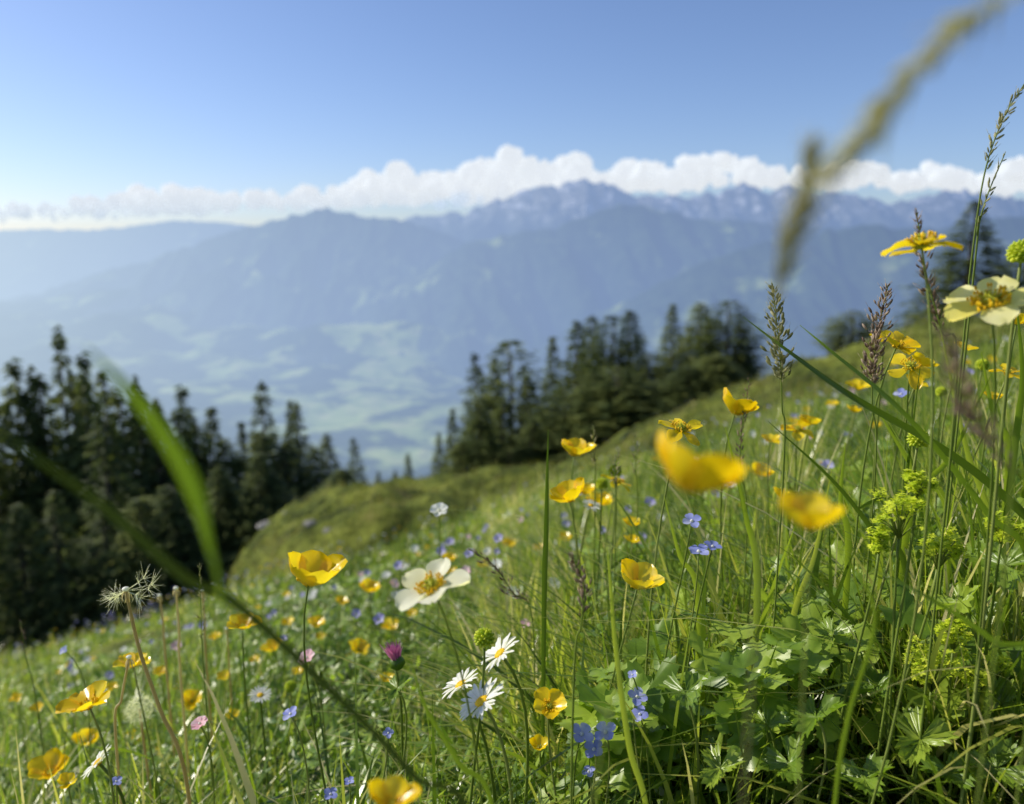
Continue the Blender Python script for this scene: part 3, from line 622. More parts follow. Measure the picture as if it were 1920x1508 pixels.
BC = [
 (1728, 462, 125, 'star', 'yellow buttercup with drooping petals, highest flower beside the brown grass ear', (-.1, .35), .30, False),
 (1858, 572, 145, 'star', 'large pale petalled buttercup at the right edge below the dark spruce', (-.45, -.35), .29, 'pale'),
 (1680, 652, 78, 'open', 'yellow buttercup, upper of the overlapping cluster on the right', (.2, -.4), None, False),
 (1706, 690, 74, 'star', 'yellow buttercup with green centre, lower of the overlapping cluster on the right', (-.3, -.6), None, False),
 (1610, 730, 46, 'open', 'small yellow buttercup left below the overlapping cluster', (-.1, -.2), None, False),
 (1383, 762, 68, 'cup', 'yellow buttercup tilted beside the dark thin stalk above the blurred flower', (.35, .1), None, False),
 (1276, 808, 80, 'star', 'yellow buttercup with big green centre and hanging petals above the blurred flower', (.2, -.2), None, False),
 (1300, 885, 165, 'cup', 'large blurred yellow buttercup close to the lens, leaning up to the right', (.5, .1), .155, False),
 (1518, 965, 112, 'cup', 'blurred yellow buttercup cup close to the lens, right of the large leaning one', (0, .1), .16, False),
 (1078, 842, 58, 'cup', 'small yellow buttercup cup on top of the branching stems in the middle', (.15, .1), None, False),
 (1066, 926, 66, 'cup', 'yellow buttercup cup, left one below the small cup in the middle', (-.2, -.1), None, False),
 (1158, 905, 54, 'star', 'yellow buttercup with fallen petals beside the green spiky bud', (.3, .2), None, False),
 (1124, 938, 44, 'cup', 'half hidden yellow buttercup between the left cup and the one with fallen petals', (.1, 0), None, False),
 (1426, 884, 44, 'cup', 'small yellow buttercup right behind the large blurred one', (.2, -.2), None, False),
 (1495, 808, 58, 'star', 'yellow buttercup with ragged petals left below the dark grass blade', (-.1, -.3), None, False),
 (1198, 1088, 76, 'cup', 'yellow buttercup cup alone in the grass right of the middle', (.15, -.15), .40, False),
 (583, 1074, 108, 'cup', 'large sharp yellow buttercup cup in front of the knoll', (.25, .05), .36, False),
 (812, 1104, 128, 'star', 'blurred pale cream buttercup with wide petals in front of the meadow', (-.35, -.25), .27, 'cream'),
 (693, 1102, 38, 'cup', 'small yellow buttercup between the large cup and the pale cream one', (.1, 0), None, False),
 (455, 1178, 66, 'open', 'yellow buttercup beside the stripped dandelion stalks', (.1, -.1), None, False),
 (512, 1219, 44, 'open', 'small yellow buttercup below and right of the one by the dandelion stalks', (-.2, -.3), None, False),
 (250, 1250, 66, 'open', 'yellow buttercup in front of the leaning dandelion stalk', (-.1, 0), None, False),
 (168, 1326, 104, 'open', 'wide open yellow buttercup at the left above the corner flowers', (-.25, -.15), .33, False),
 (360, 1316, 46, 'open', 'small yellow buttercup right of the leaning dandelion stalk', (.2, -.4), None, False),
 (162, 1385, 46, 'cup', 'small yellow buttercup directly below the wide open one', (.2, -.2), None, False),
 (248, 1388, 38, 'cup', 'little yellow buttercup at the foot of the pale dandelion stem', (.3, -.2), None, False),
 (334, 1288, 28, 'open', 'tiny yellow buttercup behind the leaning dandelion stalk', (0, -.3), None, False),
 (92, 1440, 66, 'cup', 'golden buttercup near the lower left corner', (-.1, -.2), None, False),
 (126, 1464, 30, 'cup', 'tiny yellow buttercup touching the golden one in the lower left corner', (.1, -.2), .45, False),
 (437, 1343, 26, 'open', 'tiny yellow buttercup left of the blue flower', (.1, -.3), .7, False),
 (725, 1272, 26, 'cup', 'tiny yellow buttercup just under the purple thistle bud', (0, -.1), .7, False),
 (1030, 1326, 74, 'open', 'crumpled yellow buttercup low in the grass right of the daisies', (.1, -.6), .37, False),
 (1012, 1396, 32, 'cup', 'half closed yellow buttercup under the crumpled one', (0, -.3), .38, False),
 (735, 1496, 88, 'cup', 'blurred yellow buttercup cut by the bottom edge', (0, 0), .2, False),
 (670, 1220, 46, 'open', 'yellow buttercup left of the purple thistle bud', (.4, -.2), None, False),
 (732, 1176, 36, 'open', 'yellow buttercup above the purple thistle bud', (-.2, -.3), None, False),
 (592, 1172, 38, 'open', 'small yellow buttercup behind the stem of the large sharp cup', (.2, -.2), None, False),
 (842, 1046, 28, 'cup', 'tiny yellow buttercup above the pale cream one', (.1, 0), None, False),
 (1184, 980, 28, 'cup', 'tiny yellow buttercup, upper of two above the lone cup', (0, 0), .6, False),
 (1187, 1012, 26, 'cup', 'tiny yellow buttercup, lower of two above the lone cup', (.1, 0), .6, False),
 (955, 1020, 26, 'cup', 'tiny yellow buttercup on the meadow brow left of the tall upright blade', (.1, 0), None, False),
 (1806, 656, 40, 'open', 'small yellow buttercup left below the large pale petalled one', (.2, -.2), .5, False),
 (1890, 700, 50, 'star', 'ragged yellow buttercup near the right edge under the pale petalled one', (.1, -.2), .45, False),
 (1862, 742, 30, 'cup', 'tiny yellow buttercup left below the ragged one at the right edge', (.1, 0), .5, False),
 (1602, 768, 22, 'cup', 'tiny yellow buttercup under the small one left of the cluster', (.1, 0), .7, False),
 (1465, 926, 28, 'cup', 'tiny yellow buttercup at the left rim of the blurred cup', (.1, 0), .6, False),
 (1656, 640, 44, 'open', 'yellow buttercup touching the upper left of the overlapping cluster', (-.2, -.3), .5, False),
 (1732, 678, 40, 'cup', 'yellow buttercup touching the right of the overlapping cluster', (.3, -.1), .5, False),
 (1716, 722, 40, 'open', 'yellow buttercup just under the overlapping cluster', (.1, -.4), .5, False),
 (1444, 828, 34, 'open', 'small yellow buttercup left of the ragged one below the dark blade', (0, -.3), .6, False),
 (1520, 788, 36, 'cup', 'small yellow buttercup right of the ragged one below the dark blade', (.2, 0), .6, False),
 (1908, 598, 44, 'cup', 'yellow buttercup cut by the right edge under the pale petalled one', (.1, 0), .45, False),
 (1098, 918, 40, 'cup', 'small yellow buttercup above the half hidden one in the middle', (.1, .1), None, False),
]
for x, y, s_, st, lab, ti, d_, pl in BC: buttercup(x, y, s_, st, lab, ti, d_, pl, nl=2 if s_ > 50 else 1)
for x, y in [(600, 1196), (772, 1152), (660, 1232), (405, 1196), (300, 1262), (846, 1076), (905, 1062), (1010, 1030), (1060, 1010), (1250, 1000), (540, 1168), (1385, 950), (1560, 760), (1640, 800), (1750, 800), (1835, 810), (1676, 850), (30, 1312), (640, 1130), (478, 1240), (70, 1330), (210, 1290), (300, 1410), (420, 1270), (560, 1260)]:
    buttercup(x, y, U(20, 28), 'open', 'tiny yellow buttercup half hidden in the grass behind the larger flowers', (U(-.2, .2), -.2), 1.1 if y < 1255 else .8, group='tiny half hidden buttercups further back')

for x, y, s_, lab in [(908, 1197, 44, 'round green spiky bud above the three daisies'), (545, 1288, 26, 'small green bud left of the three daisies'), (1722, 824, 42, 'blurred round green bud on the right beside the long dark blade'), (1128, 908, 26, 'green bud left of the buttercup with fallen petals'), (1153, 884, 28, 'green spiky bud standing on top of the branching stems'), (1916, 475, 52, 'green bud cut by the right edge'), (1842, 685, 26, 'small green bud under the pale petalled buttercup'), (1765, 735, 22, 'tiny green bud between the stems on the right')]:
    d_ = min(.6, F*.011/s_)
    if y == 1197: d_ = .34
    P = at(x, y, d_); root = thing('seed_bud', base_for(P), lab, 'flower bud')
    pts = stem_to(root, P, (U(-.1, .1), 0, 1), .0008, .0006); mb = MB(); carpel_dome(mb, P, s_*d_/F*.45, frame((0, 0, 1)), 60, .12); mb.build('bud', M['mantle'], root)

def daisy(px, py, size, tilt, label, d=None, npet=36, lift=.1):
    d = d or F*.021/size; D_ = size*d/F; P = at(px, py, d); root = thing('daisy', base_for(P, .015, .02), label, 'daisy')
    ax = Vector((tilt[0], tilt[1], 1)).normalized(); fr = frame(ax)
    stem_to(root, P-ax*D_*.05, ax, .0010, .0008)
    for i in range(npet):
        az = i*2*math.pi/npet+U(-.06, .06); mb = MB(); mb.cur = U(0, 1)
        petal(mb, P+ax*U(-.02, .022)*D_, fr, az, D_*U(.35, .43), D_*U(.075, .10), lift+U(-.05, .3), lift+U(-.3, .25), .5, 5, 3, D_*.11, .4)
        mb.build('petal', M['white'], root)
    mb = MB(); mb.ball(P, D_*.145, (1, 1, .5), fr, 12, 6)
    for i in range(70):
        r_ = math.sqrt((i+.5)/70)*D_*.14; a_ = i*2.39996; hh = D_*.07*(1-(r_/(D_*.16))**2)
        mb.cur = U(0, 1); mb.ball(P+fr[0]*r_*math.cos(a_)+fr[1]*r_*math.sin(a_)+ax*hh, D_*.014, seg=5, rings=3)
    mb.build('flower_center', M['disc'], root)
    mb = MB()
    for i in range(13):
        petal(mb, P-ax*D_*.06, fr, i*.483, D_*.17, D_*.06, .5, .3, .2, 3, 3, D_*.02, .4)
    mb.build('sepals', M['leaf'], root)
daisy(938, 1226, 92, (-.8, -.05), 'white daisy, upper right of the three daisies', .36)
daisy(864, 1284, 88, (-.6, .1), 'white daisy, left one of the three daisies', .36)
daisy(903, 1316, 108, (-.65, -.1), 'white daisy, largest and lowest of the three daisies', .335)
daisy(184, 1430, 76, (-.9, -.1), 'white daisy leaning near the lower left corner', .38)
daisy(488, 1304, 46, (.1, -.3), 'small blurred white daisy left of the middle', .55, 20)
daisy(1108, 948, 40, (.2, -.3), 'small white daisy behind the half hidden buttercup', .6, 20)
daisy(752, 1062, 30, (.1, -.3), 'small white daisy above the pale cream buttercup', 1.0, 18)
daisy(1368, 908, 28, (.1, -.3), 'small white daisy right of the large blurred buttercup', .8, 18)
daisy(1540, 868, 24, (.1, -.3), 'tiny white daisy in the grass above the blurred cup', .8, 18)

def small_flower(px, py, size, mat, label, cat='flower', d=None, npet=5, group=None, name='wildflower', tilt=None):
    d = d or F*.012/size; D_ = size*d/F*1.1; P = at(px, py, d); root = thing(name, base_for(P, .015, .02), label, cat, group)
    ti = tilt or (U(-.5, .2), U(-.7, -.1)); ax = Vector((ti[0], ti[1], 1)).normalized(); fr = frame(ax); stem_to(root, P, ax, .0006, .0004)
    a0 = U(0, 6)
    for i in range(npet):
        mb = MB(); mb.cur = U(0, 1); petal(mb, P, fr, a0+i*2*math.pi/npet, D_*.5, D_*.46, .35, U(-.1, .3), .3, 5, 4, 0, .8, .04); mb.build('petal', mat, root)
    mb = MB(); mb.ball(P+ax*D_*.05, D_*.09, seg=6, rings=4); mb.build('flower_center', M['white'], root)
for x, y, s_, lab in [(1090, 1378, 50, 'blue speedwell, left bloom of the blue cluster right of the crumpled buttercup'), (1136, 1374, 46, 'blue speedwell, right bloom of the blue cluster right of the crumpled buttercup'), (1114, 1406, 42, 'blue speedwell, lowest bloom of the blue cluster right of the crumpled buttercup'), (1194, 1308, 40, 'pale blue speedwell beside the tall pale grass stem'), (1200, 1340, 34, 'pale blue speedwell just under the one beside the tall pale stem'), (1186, 1266, 20, 'whitish blue bud above the pale blue speedwell'), (1310, 1036, 42, 'blue speedwell, left of two below the large blurred buttercup'), (1336, 1026, 34, 'blue speedwell, right of two below the large blurred buttercup'), (1297, 978, 36, 'blue speedwell directly under the large blurred buttercup'), (545, 1340, 34, 'deep blue flower left of the three daisies'), (728, 1375, 22, 'small blue flower at the edge of the leaning dark stem'), (655, 1466, 22, 'small blue flower near the bottom, right of two'), (620, 1490, 30, 'small blue flower near the bottom, left of two'), (218, 1466, 24, 'small blue flower right of the leaning daisy'), (1104, 1448, 28, 'single blue petal flower under the blue cluster'), (120, 1220, 18, 'tiny blue flower on the left brow of the meadow'), (1690, 740, 26, 'small blue flower under the overlapping buttercups')]:
    small_flower(x, y, s_, M['blue'], lab, d=(.345 if y > 1250 else .40 if s_ > 30 else .6), npet=4, name='speedwell')
small_flower(375, 1358, 34, M['pink'], 'pale pink flower right of the leaning dandelion stalk', d=.42, npet=7)
small_flower(576, 1234, 34, M['pink'], 'pink petalled flower left of the purple thistle bud', d=.5, npet=6)
small_flower(823, 958, 34, M['white'], 'small white flower on a tall stem in front of the knoll', d=.62, npet=6, tilt=(0, -.5))
small_flower(985, 1170, 20, M['pink'], 'tiny pinkish white flower right of the pale cream buttercup', d=.6)
P = at(741, 1234, .43); root = thing('thistle_bud', base_for(P, .01, .01), 'purple thistle bud between the pale cream buttercup and the daisies', 'flower bud')
stem_to(root, P-Vector((0, 0, .006)), (-.2, 0, 1)); mb = MB(); mb.cur = .3; mb.ball(P-Vector((-.001, 0, .003)), .0048, (1, 1, .9), jit=.06, seg=10); mb.build('bud', M['leaf'], root)
mb = MB()
for i in range(70):
    a_ = U(0, 6.28); r_ = U(0, .0032); p0 = P+Vector((math.cos(a_)*r_, math.sin(a_)*r_, 0)); mb.cur = U(0, 1)
    mb.blade([p0, p0+Vector((math.cos(a_)*r_*.5-.001, math.sin(a_)*r_*.5, .004)), p0+Vector((math.cos(a_)*r_*1.3-.002, math.sin(a_)*r_*1.2, U(.006, .009)))], [.0009, .0008, .0002])
mb.build('florets', M['magenta'], root)

PR = {}
def proto_small(key, mat, npet, wide, L):
    r0 = thing('small_'+key, (0, 0, 0), 'x', 'flower')
    mb = MB(); mb.tube(bez(Vector((0, 0, -.02)), Vector((0, 0, .03)), Vector((.004, 0, .06)), Vector((0, 0, .1)), 6), .0006, 4); s1 = mb.build('stem', M['stem'], r0)
    mb = MB(); fr = frame((.0, -.4, 1))
    for i in range(npet): mb.cur = U(0, 1); petal(mb, Vector((0, 0, .1)), fr, i*6.283/npet, L, wide, .5, .1, .3, 4, 3, .001, .8)
    s2 = mb.build('blossom', mat, r0)
    PR[key] = [r0, s1, s2, False]
proto_small('lilac_flower', M['lilac'], 5, .0055, .0052); proto_small('yellow_flower', M['yellow'], 5, .008, .0075); proto_small('white_flower', M['white'], 9, .0032, .007); proto_small('pink_flower', M['pink'], 6, .005, .006)
LB = {'lilac_flower': 'small lilac blue wildflower scattered in the meadow', 'yellow_flower': 'small yellow wildflower scattered further up the meadow', 'white_flower': 'small white wildflower scattered in the meadow', 'pink_flower': 'small pink wildflower scattered in the meadow'}
random.seed(11)
for key, cnt in (('lilac_flower', 120), ('yellow_flower', 30), ('white_flower', 55), ('pink_flower', 24)):
    for i in range(cnt):
        y = math.exp(U(math.log(.75), math.log(4.5))); u = U(-.62, .62)
        if key == 'yellow_flower': y = math.exp(U(math.log(1.3), math.log(4.5)))
        x = u*y; A = PR[key]
        if not A[3]: r, A[3] = A[0], True
        else:
            r = A[0].copy(); col.objects.link(r)
            for ch in A[1:3]: c = ch.copy(); col.objects.link(c); c.parent = r
        s_ = U(.7, 1.15); g_ = gh(x, y); hz_ = U(.12, .18)
        hz_ = max(.08, min(hz_, float(limit_h(u, y, g_))*U(.95, 1.12)))
        r.scale = (s_, s_, hz_/.1); r.location = (x, y, g_); r.rotation_euler = (U(-.1, .1), U(-.1, .1), U(-.6, .6))
        r['label'] = LB[key]; r['group'] = key.replace('_', ' ')+'s scattered in the meadow'

for x, y, s_, lab in [(1690, 958, 90, 'yellow green flower cluster left of three on the right slope'), (1762, 1022, 80, 'yellow green flower cluster middle of three on the right slope'), (1722, 905, 50, 'small yellow green flower cluster topmost on the right slope'), (1752, 1238, 110, 'large yellow green flower cluster low on the right'), (1838, 1252, 90, 'yellow green flower cluster right beside the large low one'), (1880, 985, 60, 'small yellow green flower cluster near the right edge'), (1650, 1010, 50, 'small yellow green flower cluster left below the three on the right slope'), (1790, 1190, 60, 'small yellow green flower cluster above the two large low ones')]:
    d_ = .35; P = at(x, y, d_); R_ = s_*d_/F/2; root = thing('mantle_flower', base_for(P, .01, .01), lab, 'flower')
    top = P-Vector((0, 0, R_*1.3)); pts = stem_to(root, top, (0, 0, 1), .0008, .0006); mb = MB(); mf = MB()
    for k in range(18):
        e = P+Vector((U(-1, 1), U(-1, 1), U(-.8, .8)))*R_*.85; mb.tube([top, (top+e)/2+Vector((0, 0, .002)), e], .0003, 4)
        for q in range(12):
            c = e+Vector((U(-1, 1), U(-1, 1), U(-1, 1)))*R_*.24; fr = frame((U(-.6, .6), U(-.6, .6), 1)); mf.cur = U(0, 1)
            for j in range(4): petal(mf, c, fr, j*1.57, .0017, .0013, .4, 0, .2, 2, 3, 0)
    mb.build('branches', M['stem'], root); mf.build('florets', M['mantle'], root)

def lobed_leaf(px, py, d, s_, label, tilt):
    P = at(px, py, d); root = thing('lobed_leaf', base_for(P, .01, .02), label, 'leaf'); fr = frame(tilt); R_ = s_*d/F/2
    stem_to(root, P, (tilt[0], tilt[1], .6), .0007, .0006); mb = MB(); vs = []; fs = []; N = 66; a0 = U(0, 6.28)
    for ri, q in enumerate([.35, .7, 1.0]):
        for i in range(N+1):
            th_ = math.radians(-165+330*i/N); lob = .26+.74*abs(math.cos(th_*1.36))**.9; tooth = 1+(.12*math.cos(i*math.pi))*(q > .9)
            r_ = R_*(q*lob*tooth if q > .5 else q*.8*(.5+.5*lob)); zz_ = R_*(.20*q*q-.16*q*math.cos(th_*5.4)+.06*math.sin(i*2.1+ri))
            a_ = th_+a0; vs.append(P+fr[0]*r_*math.cos(a_)+fr[1]*r_*math.sin(a_)+fr[2]*zz_)
    vs.append(P); c = len(vs)-1
    for i in range(N):
        fs.append((c, i, i+1))
        for ri in range(2): a_ = ri*(N+1)+i; fs.append((a_, a_+N+1, a_+N+2, a_+1))
    mb.cur = U(.4, .95); mb.add(vs, fs); mb.build('leaf_blade', M['leaf'], root)
for i, (x, y, d_, s_, lab) in enumerate([(1285, 1300, .35, 125, 'broad lobed leaf right of the pale blue speedwell'), (1400, 1290, .36, 105, 'lobed leaf between the blue speedwells and the leafy corner'), (1530, 1345, .34, 125, 'sunlit lobed leaf at the bottom right of the middle'), (1640, 1290, .36, 105, 'lobed leaf left of the large low green flower cluster'), (1725, 1385, .33, 140, 'large sunlit lobed leaf in the lower right'), (1880, 1320, .35, 120, 'lobed leaf right of the low flower clusters'), (1885, 1060, .36, 140, 'large lobed leaf at the right edge above the low flower clusters'), (1800, 1130, .36, 105, 'lobed leaf left below the one at the right edge'), (1560, 1190, .38, 90, 'lobed leaf under the stem of the blurred cup'), (1870, 1440, .32, 140, 'lobed leaf in the lower right corner'), (1480, 1430, .33, 125, 'lobed leaf at the bottom under the sunlit one'), (1620, 1460, .32, 125, 'lobed leaf at the bottom edge left of the corner leaf'), (1350, 1440, .33, 105, 'small lobed leaf at the bottom right of the blue cluster'), (745, 1290, .40, 66, 'small lobed leaf left of the daisies'), (1780, 1450, .32, 110, 'lobed leaf between the lower right corner leaf and the bottom edge one'), (1440, 1360, .35, 95, 'small lobed leaf left of the sunlit one')]):
    lobed_leaf(x, y, d_, s_, lab, (U(-.8, -.2), U(-.35, .15), 1))

# ------------------------------------------------------------------ single grass blades and stalks
def gblade(pts, wpx, label, cur=.3, peak=.4, mat=None, w0=.45, wp=1.):
    P = [at(*p) for p in pts]; B = P[0].copy(); B = Vector((B.x, B.y, min(gh(B.x, B.y), B.z)))
    P = [B]+P if (P[0]-B).length > .01 else P
    root = thing('tall_grass', B, label, 'grass'); c = cr(P, 8); m_ = len(c); dm = pts[len(pts)//2][2]
    w = wpx/F*dm
    wid = [max(.0003, w*(w0+(1-w0)*min(1, i/m_/peak)**wp)*(1-max(0, (i/m_-peak)/(1-peak))**1.6)) for i in range(m_)]
    mb = MB(); mb.cur = cur; mb.blade(c, wid, .3); mb.build('blade', mat or M['grass'], root)
gblade([(425, 1640, .15), (422, 1400, .135), (413, 1130, .12), (392, 1020, .118), (360, 910, .115), (300, 805, .112), (230, 720, .11), (160, 650, .11)], 40, 'broad blurred bright green blade arching over the left forest', .34, .60, w0=.04, wp=4)
gblade([(900, 1640, .18), (770, 1450, .17), (610, 1285, .16), (440, 1130, .15), (350, 1085, .14), (200, 955, .13), (70, 860, .12), (-60, 770, .12)], 26, 'dim blurred dark blade crossing the forest and running down right through the flowers', .6, .62, M['darkgrass'], w0=.62, wp=1)
gblade([(1020, 1150, .42), (1024, 1000, .42), (1026, 900, .42), (1028, 806, .42)], 11, 'single upright dark blade before the right tree group', .15, .3)
gblade([(2060, 1120, .36), (1920, 965, .36), (1780, 850, .36), (1600, 745, .36), (1480, 660, .37), (1393, 594, .37)], 17, 'long dark blade slanting down to the right from beside the green grass ear', .14, .3)
gblade([(1700, 1100, .4), (1640, 1000, .4), (1560, 900, .4), (1440, 790, .4)], 12, 'dark blade slanting left above the blurred cup', .15, .3)
gblade([(1930, 1100, .34), (1850, 960, .34), (1700, 780, .34), (1560, 660, .35), (1500, 610, .35)], 12, 'thin green blade running parallel under the long dark blade', .4, .3)
gblade([(1215, 1560, .30), (1180, 1400, .30), (1155, 1220, .30), (1145, 1100, .30), (1138, 1020, .30)], 13, 'tall pale grass stem right of the crumpled buttercup', .75, .3)
gblade([(1975, 1310, .24), (1860, 1200, .24), (1740, 1120, .24), (1620, 1060, .25)], 12, 'blurred green blade leaning left across the grass at the right edge', .4, .4)
gblade([(1560, 1560, .22), (1590, 1350, .22), (1640, 1150, .22), (1560, 1010, .22)], 12, 'blurred light blade rising toward the blurred cup', .5, .4)
gblade([(930, 1560, .26), (860, 1430, .26), (800, 1330, .26), (770, 1240, .26)], 12, 'green blade leaning left beside the daisies', .45, .4)
for i, (x, y, x2, y2) in enumerate([(1670, 1180, 1725, 690), (1880, 1080, 1760, 600), (1420, 1120, 1360, 800), (1890, 900, 1840, 660), (1590, 1060, 1585, 830), (1310, 1150, 1245, 930), (1480, 1200, 1560, 880), (1780, 1000, 1640, 760), (1900, 860, 1905, 560), (1700, 1000, 1860, 700), (1930, 1200, 1800, 860), (1760, 1150, 1690, 800)]):
    mx_, my_ = (x+x2)/2+U(-20, 20), (y+y2)/2
    gblade([(x, y, .42), (mx_, my_, .42), (x2, y2, .42)], U(10, 16), ['upright green blade under the overlapping buttercups', 'long green blade crossing up to the large pale buttercup', 'green blade right behind the large blurred buttercup', 'green blade near the right edge under the small green bud', 'green blade rising straight above the blurred cup', 'green blade left below the large blurred buttercup', 'green blade leaning right beside the blurred cup', 'green blade leaning left over the top green cluster', 'green blade at the very right edge', 'green blade crossing right over the green flower clusters', 'wide green blade leaning left from the right edge', 'green blade passing left of the middle green flower cluster'][i], U(.2, .8), .3)

def seedstalk(pts, i0, i1, label, mat, spread=.004, n_=60, sl=.0035, rad=.0006, up=1, cat='grass stalk', sw=.28, stemmat=None):
    P = [at(*p) for p in pts]; B = P[0].copy(); B.z = min(gh(B.x, B.y), B.z); P = [B]+P if (P[0]-B).length > .02 else P
    root = thing('grass_stalk', B, label, cat); c = cr(P, 8); m_ = len(c)
    mb = MB(); mb.cur = .5; mb.tube(c, [rad*(1-.6*i/m_) for i in range(m_)], 5); mb.build('stem', stemmat or M['stem'], root)
    mb = MB(); a_, b_ = i0*(m_-1), i1*(m_-1)
    for k in range(n_):
        f_ = k/(n_-1); q = a_+(b_-a_)*f_; i = min(m_-2, int(q)); p = c[i].lerp(c[i+1], q-i); t = (c[i+1]-c[i]).normalized()
        o_ = t.orthogonal(); o_.rotate(Matrix.Rotation(U(0, 6.28), 3, t)); env = math.sin(math.pi*min(1, f_*.85+.15))**.7
        d_ = (t*up+o_*U(.2, .7)).normalized(); s0 = p+o_*spread*env*U(0, 1)
        if spread > .002: mb.cur = .4; mb.tube([p-t*spread*.6, s0], .00018, 3)
        mb.cur = U(0, 1); fr = frame(d_); L = sl*U(.7, 1.2)*(.5+.5*env); mb.ball(s0+d_*L*.4, L*.5, (sw, sw, 1), fr, 5, 4)
        if random.random() < .5: mb.tube([s0+d_*L*.8, s0+d_*L*1.7], .00008, 3)
    mb.build('seed_head', mat, root)
seedstalk([(1468, 900, .40), (1466, 760, .40), (1462, 660, .40), (1448, 535, .40)], .62, 1, 'green grass ear standing left of the long dark blade', M['seedg'], .0048, 120, .0042, sw=.36)
seedstalk([(1640, 900, .42), (1635, 760, .42), (1640, 660, .42), (1665, 535, .42)], .60, 1, 'grass ear standing above the small right buttercup', M['seed'], .005, 130, .0042, sw=.36)
seedstalk([(1790, 760, .33), (1765, 620, .33), (1738, 520, .33), (1718, 395, .33)], .50, 1, 'dark brown grass ear behind the highest buttercup', M['seed'], .002, 90, .0035)
seedstalk([(1800, 700, .38), (1820, 500, .38), (1845, 330, .38), (1880, 225, .38), (1922, 155, .38)], .62, 1, 'tall thin grass ear reaching up at the right edge against the sky', M['seedg'], .0012, 46, .0038)
seedstalk([(1825, 520, .385), (1832, 440, .385), (1850, 370, .385), (1884, 288, .385)], .55, 1, 'short side ear left beside the tall thin grass ear', M['seedg'], .001, 22, .0034)
seedstalk([(1000, 1180, .5), (960, 1110, .5), (925, 1060, .5), (880, 1030, .5)], .35, 1, 'purplish grass ear leaning left above the middle grass', M['seed'], .005, 60)
seedstalk([(1400, 1000, .5), (1388, 880, .5), (1392, 800, .5), (1404, 712, .5)], .5, 1, 'thin dark grass ear crossing the tilted buttercup', M['seed'], .002, 50)
seedstalk([(1155, 960, .55), (1152, 900, .55), (1158, 848, .55)], .5, 1, 'small grass ear over the green spiky bud', M['seedg'], .002, 36)
seedstalk([(1116, 920, .6), (1114, 860, .6), (1112, 798, .6)], .5, 1, 'small grass ear right of the small top cup', M['seedg'], .002, 36)
seedstalk([(1195, 980, .6), (1192, 880, .6), (1192, 815, .6)], .6, 1, 'small pale grass ear left of the buttercup with big green centre', M['seedg'], .002, 30)
seedstalk([(385, 1300, .5), (378, 1180, .5), (374, 1060, .5)], .6, 1, 'thin grass ear in front of the dark forest edge', M['seedg'], .0015, 30)
seedstalk([(70, 1330, .6), (50, 1240, .6), (38, 1165, .6)], .7, 1, 'thin bare stalk on the far left brow', M['seed'], .001, 16)
seedstalk([(1075, 1300, .3), (1090, 1170, .3), (1095, 1100, .3), (1070, 1040, .3)], .55, 1, 'blurred brown grass ear in the middle of the grass', M['seed'], .002, 60)
seedstalk([(1890, 1000, .17), (1850, 820, .165), (1800, 720, .16), (1775, 625, .16)], .45, 1, 'blurred reddish brown ear close to the lens on the right', M['seed'], .0018, 80, .0030, .0004)
seedstalk([(1960, 1050, .2), (1890, 880, .2), (1830, 790, .2), (1790, 750, .2)], .5, 1, 'blurred brown ear under the reddish brown one on the right', M['seed'], .0016, 60, .0028, .0004)
seedstalk([(2500, 1500, .14), (2420, 500, .13), (2150, 40, .11), (1950, -15, .095), (1830, 30, .090), (1720, 130, .088), (1640, 235, .088), (1580, 300, .088), (1545, 345, .088)], .50, .97, 'large blurred grass ear bending down from the top right corner', M['seedp'], .0003, 130, .0030, .0003, sw=.24, stemmat=M['seedp'])
seedstalk([(1440, 760, .115), (1462, 560, .11), (1490, 450, .105), (1512, 350, .105), (1524, 268, .105)], .45, 1, 'blurred dark upright ear hanging under the bent ear against the sky', M['seedg'], .0003, 80, .0030, .0002, sw=.26, stemmat=M['seedg'])

def seedpap(root, c, d_, L, mat, nf=14, fl=.0075, rw=.00007):
    mb = MB(); mb.tube([c, c+d_*L], .00008, 3); t = c+d_*L; fr = frame(d_)
    for i in range(nf):
        a_ = U(0, 6.28); e = (fr[0]*math.cos(a_)+fr[1]*math.sin(a_))*U(.5, 1)+fr[2]*U(.1, 1.0); mb.tube([t, t+e*fl*U(.7, 1.1)], [rw, rw*.6], 3)
    mb.build('seed', mat, root)
def dandelion(pts, label, seeds=0, w=9):
    P = [at(*p) for p in pts]; B = P[0].copy(); B.z = min(gh(B.x, B.y), B.z); P = [B]+P if (P[0]-B).length > .01 else P
    root = thing('dandelion', B, label, 'dandelion'); c = cr(P, 7); r_ = w/F*pts[0][2]/2
    mb = MB(); mb.cur = U(.2, .7); mb.tube(c, [r_*(1.1-.3*i/len(c)) for i in range(len(c))], 8); mb.build('stem', M['straw'], root)
    T_ = c[-1]; mb = MB(); mb.cur = 1; mb.ball(T_+Vector((0, 0, .001)), r_*1.6, (1.15, 1.15, .75), seg=12, rings=7, jit=.04); mb.build('receptacle', M['white'], root)
    mb = MB()
    for i in range(9): petal(mb, T_, frame((0, 0, 1)), i*.7, .006, .0008, -.9, -1.5, .2, 4, 3, r_*1.1, .4)
    mb.build('bracts', M['straw'], root)
    for i in range(seeds):
        side = -1 if i < seeds*.5 else 1
        d_ = Vector((side*U(.7, 1.2), U(-.5, .5), U(-1.1, -.2) if side < 0 else U(-.6, .7))).normalized(); seedpap(root, T_+d_*.001, d_, U(.003, .012), M['pappus'], 11, .0085, .00007)
dandelion([(352, 1480, .40), (300, 1330, .40), (262, 1220, .40), (236, 1108, .40)], 'leaning stripped dandelion head with a few white seed hairs left', 14, 8)
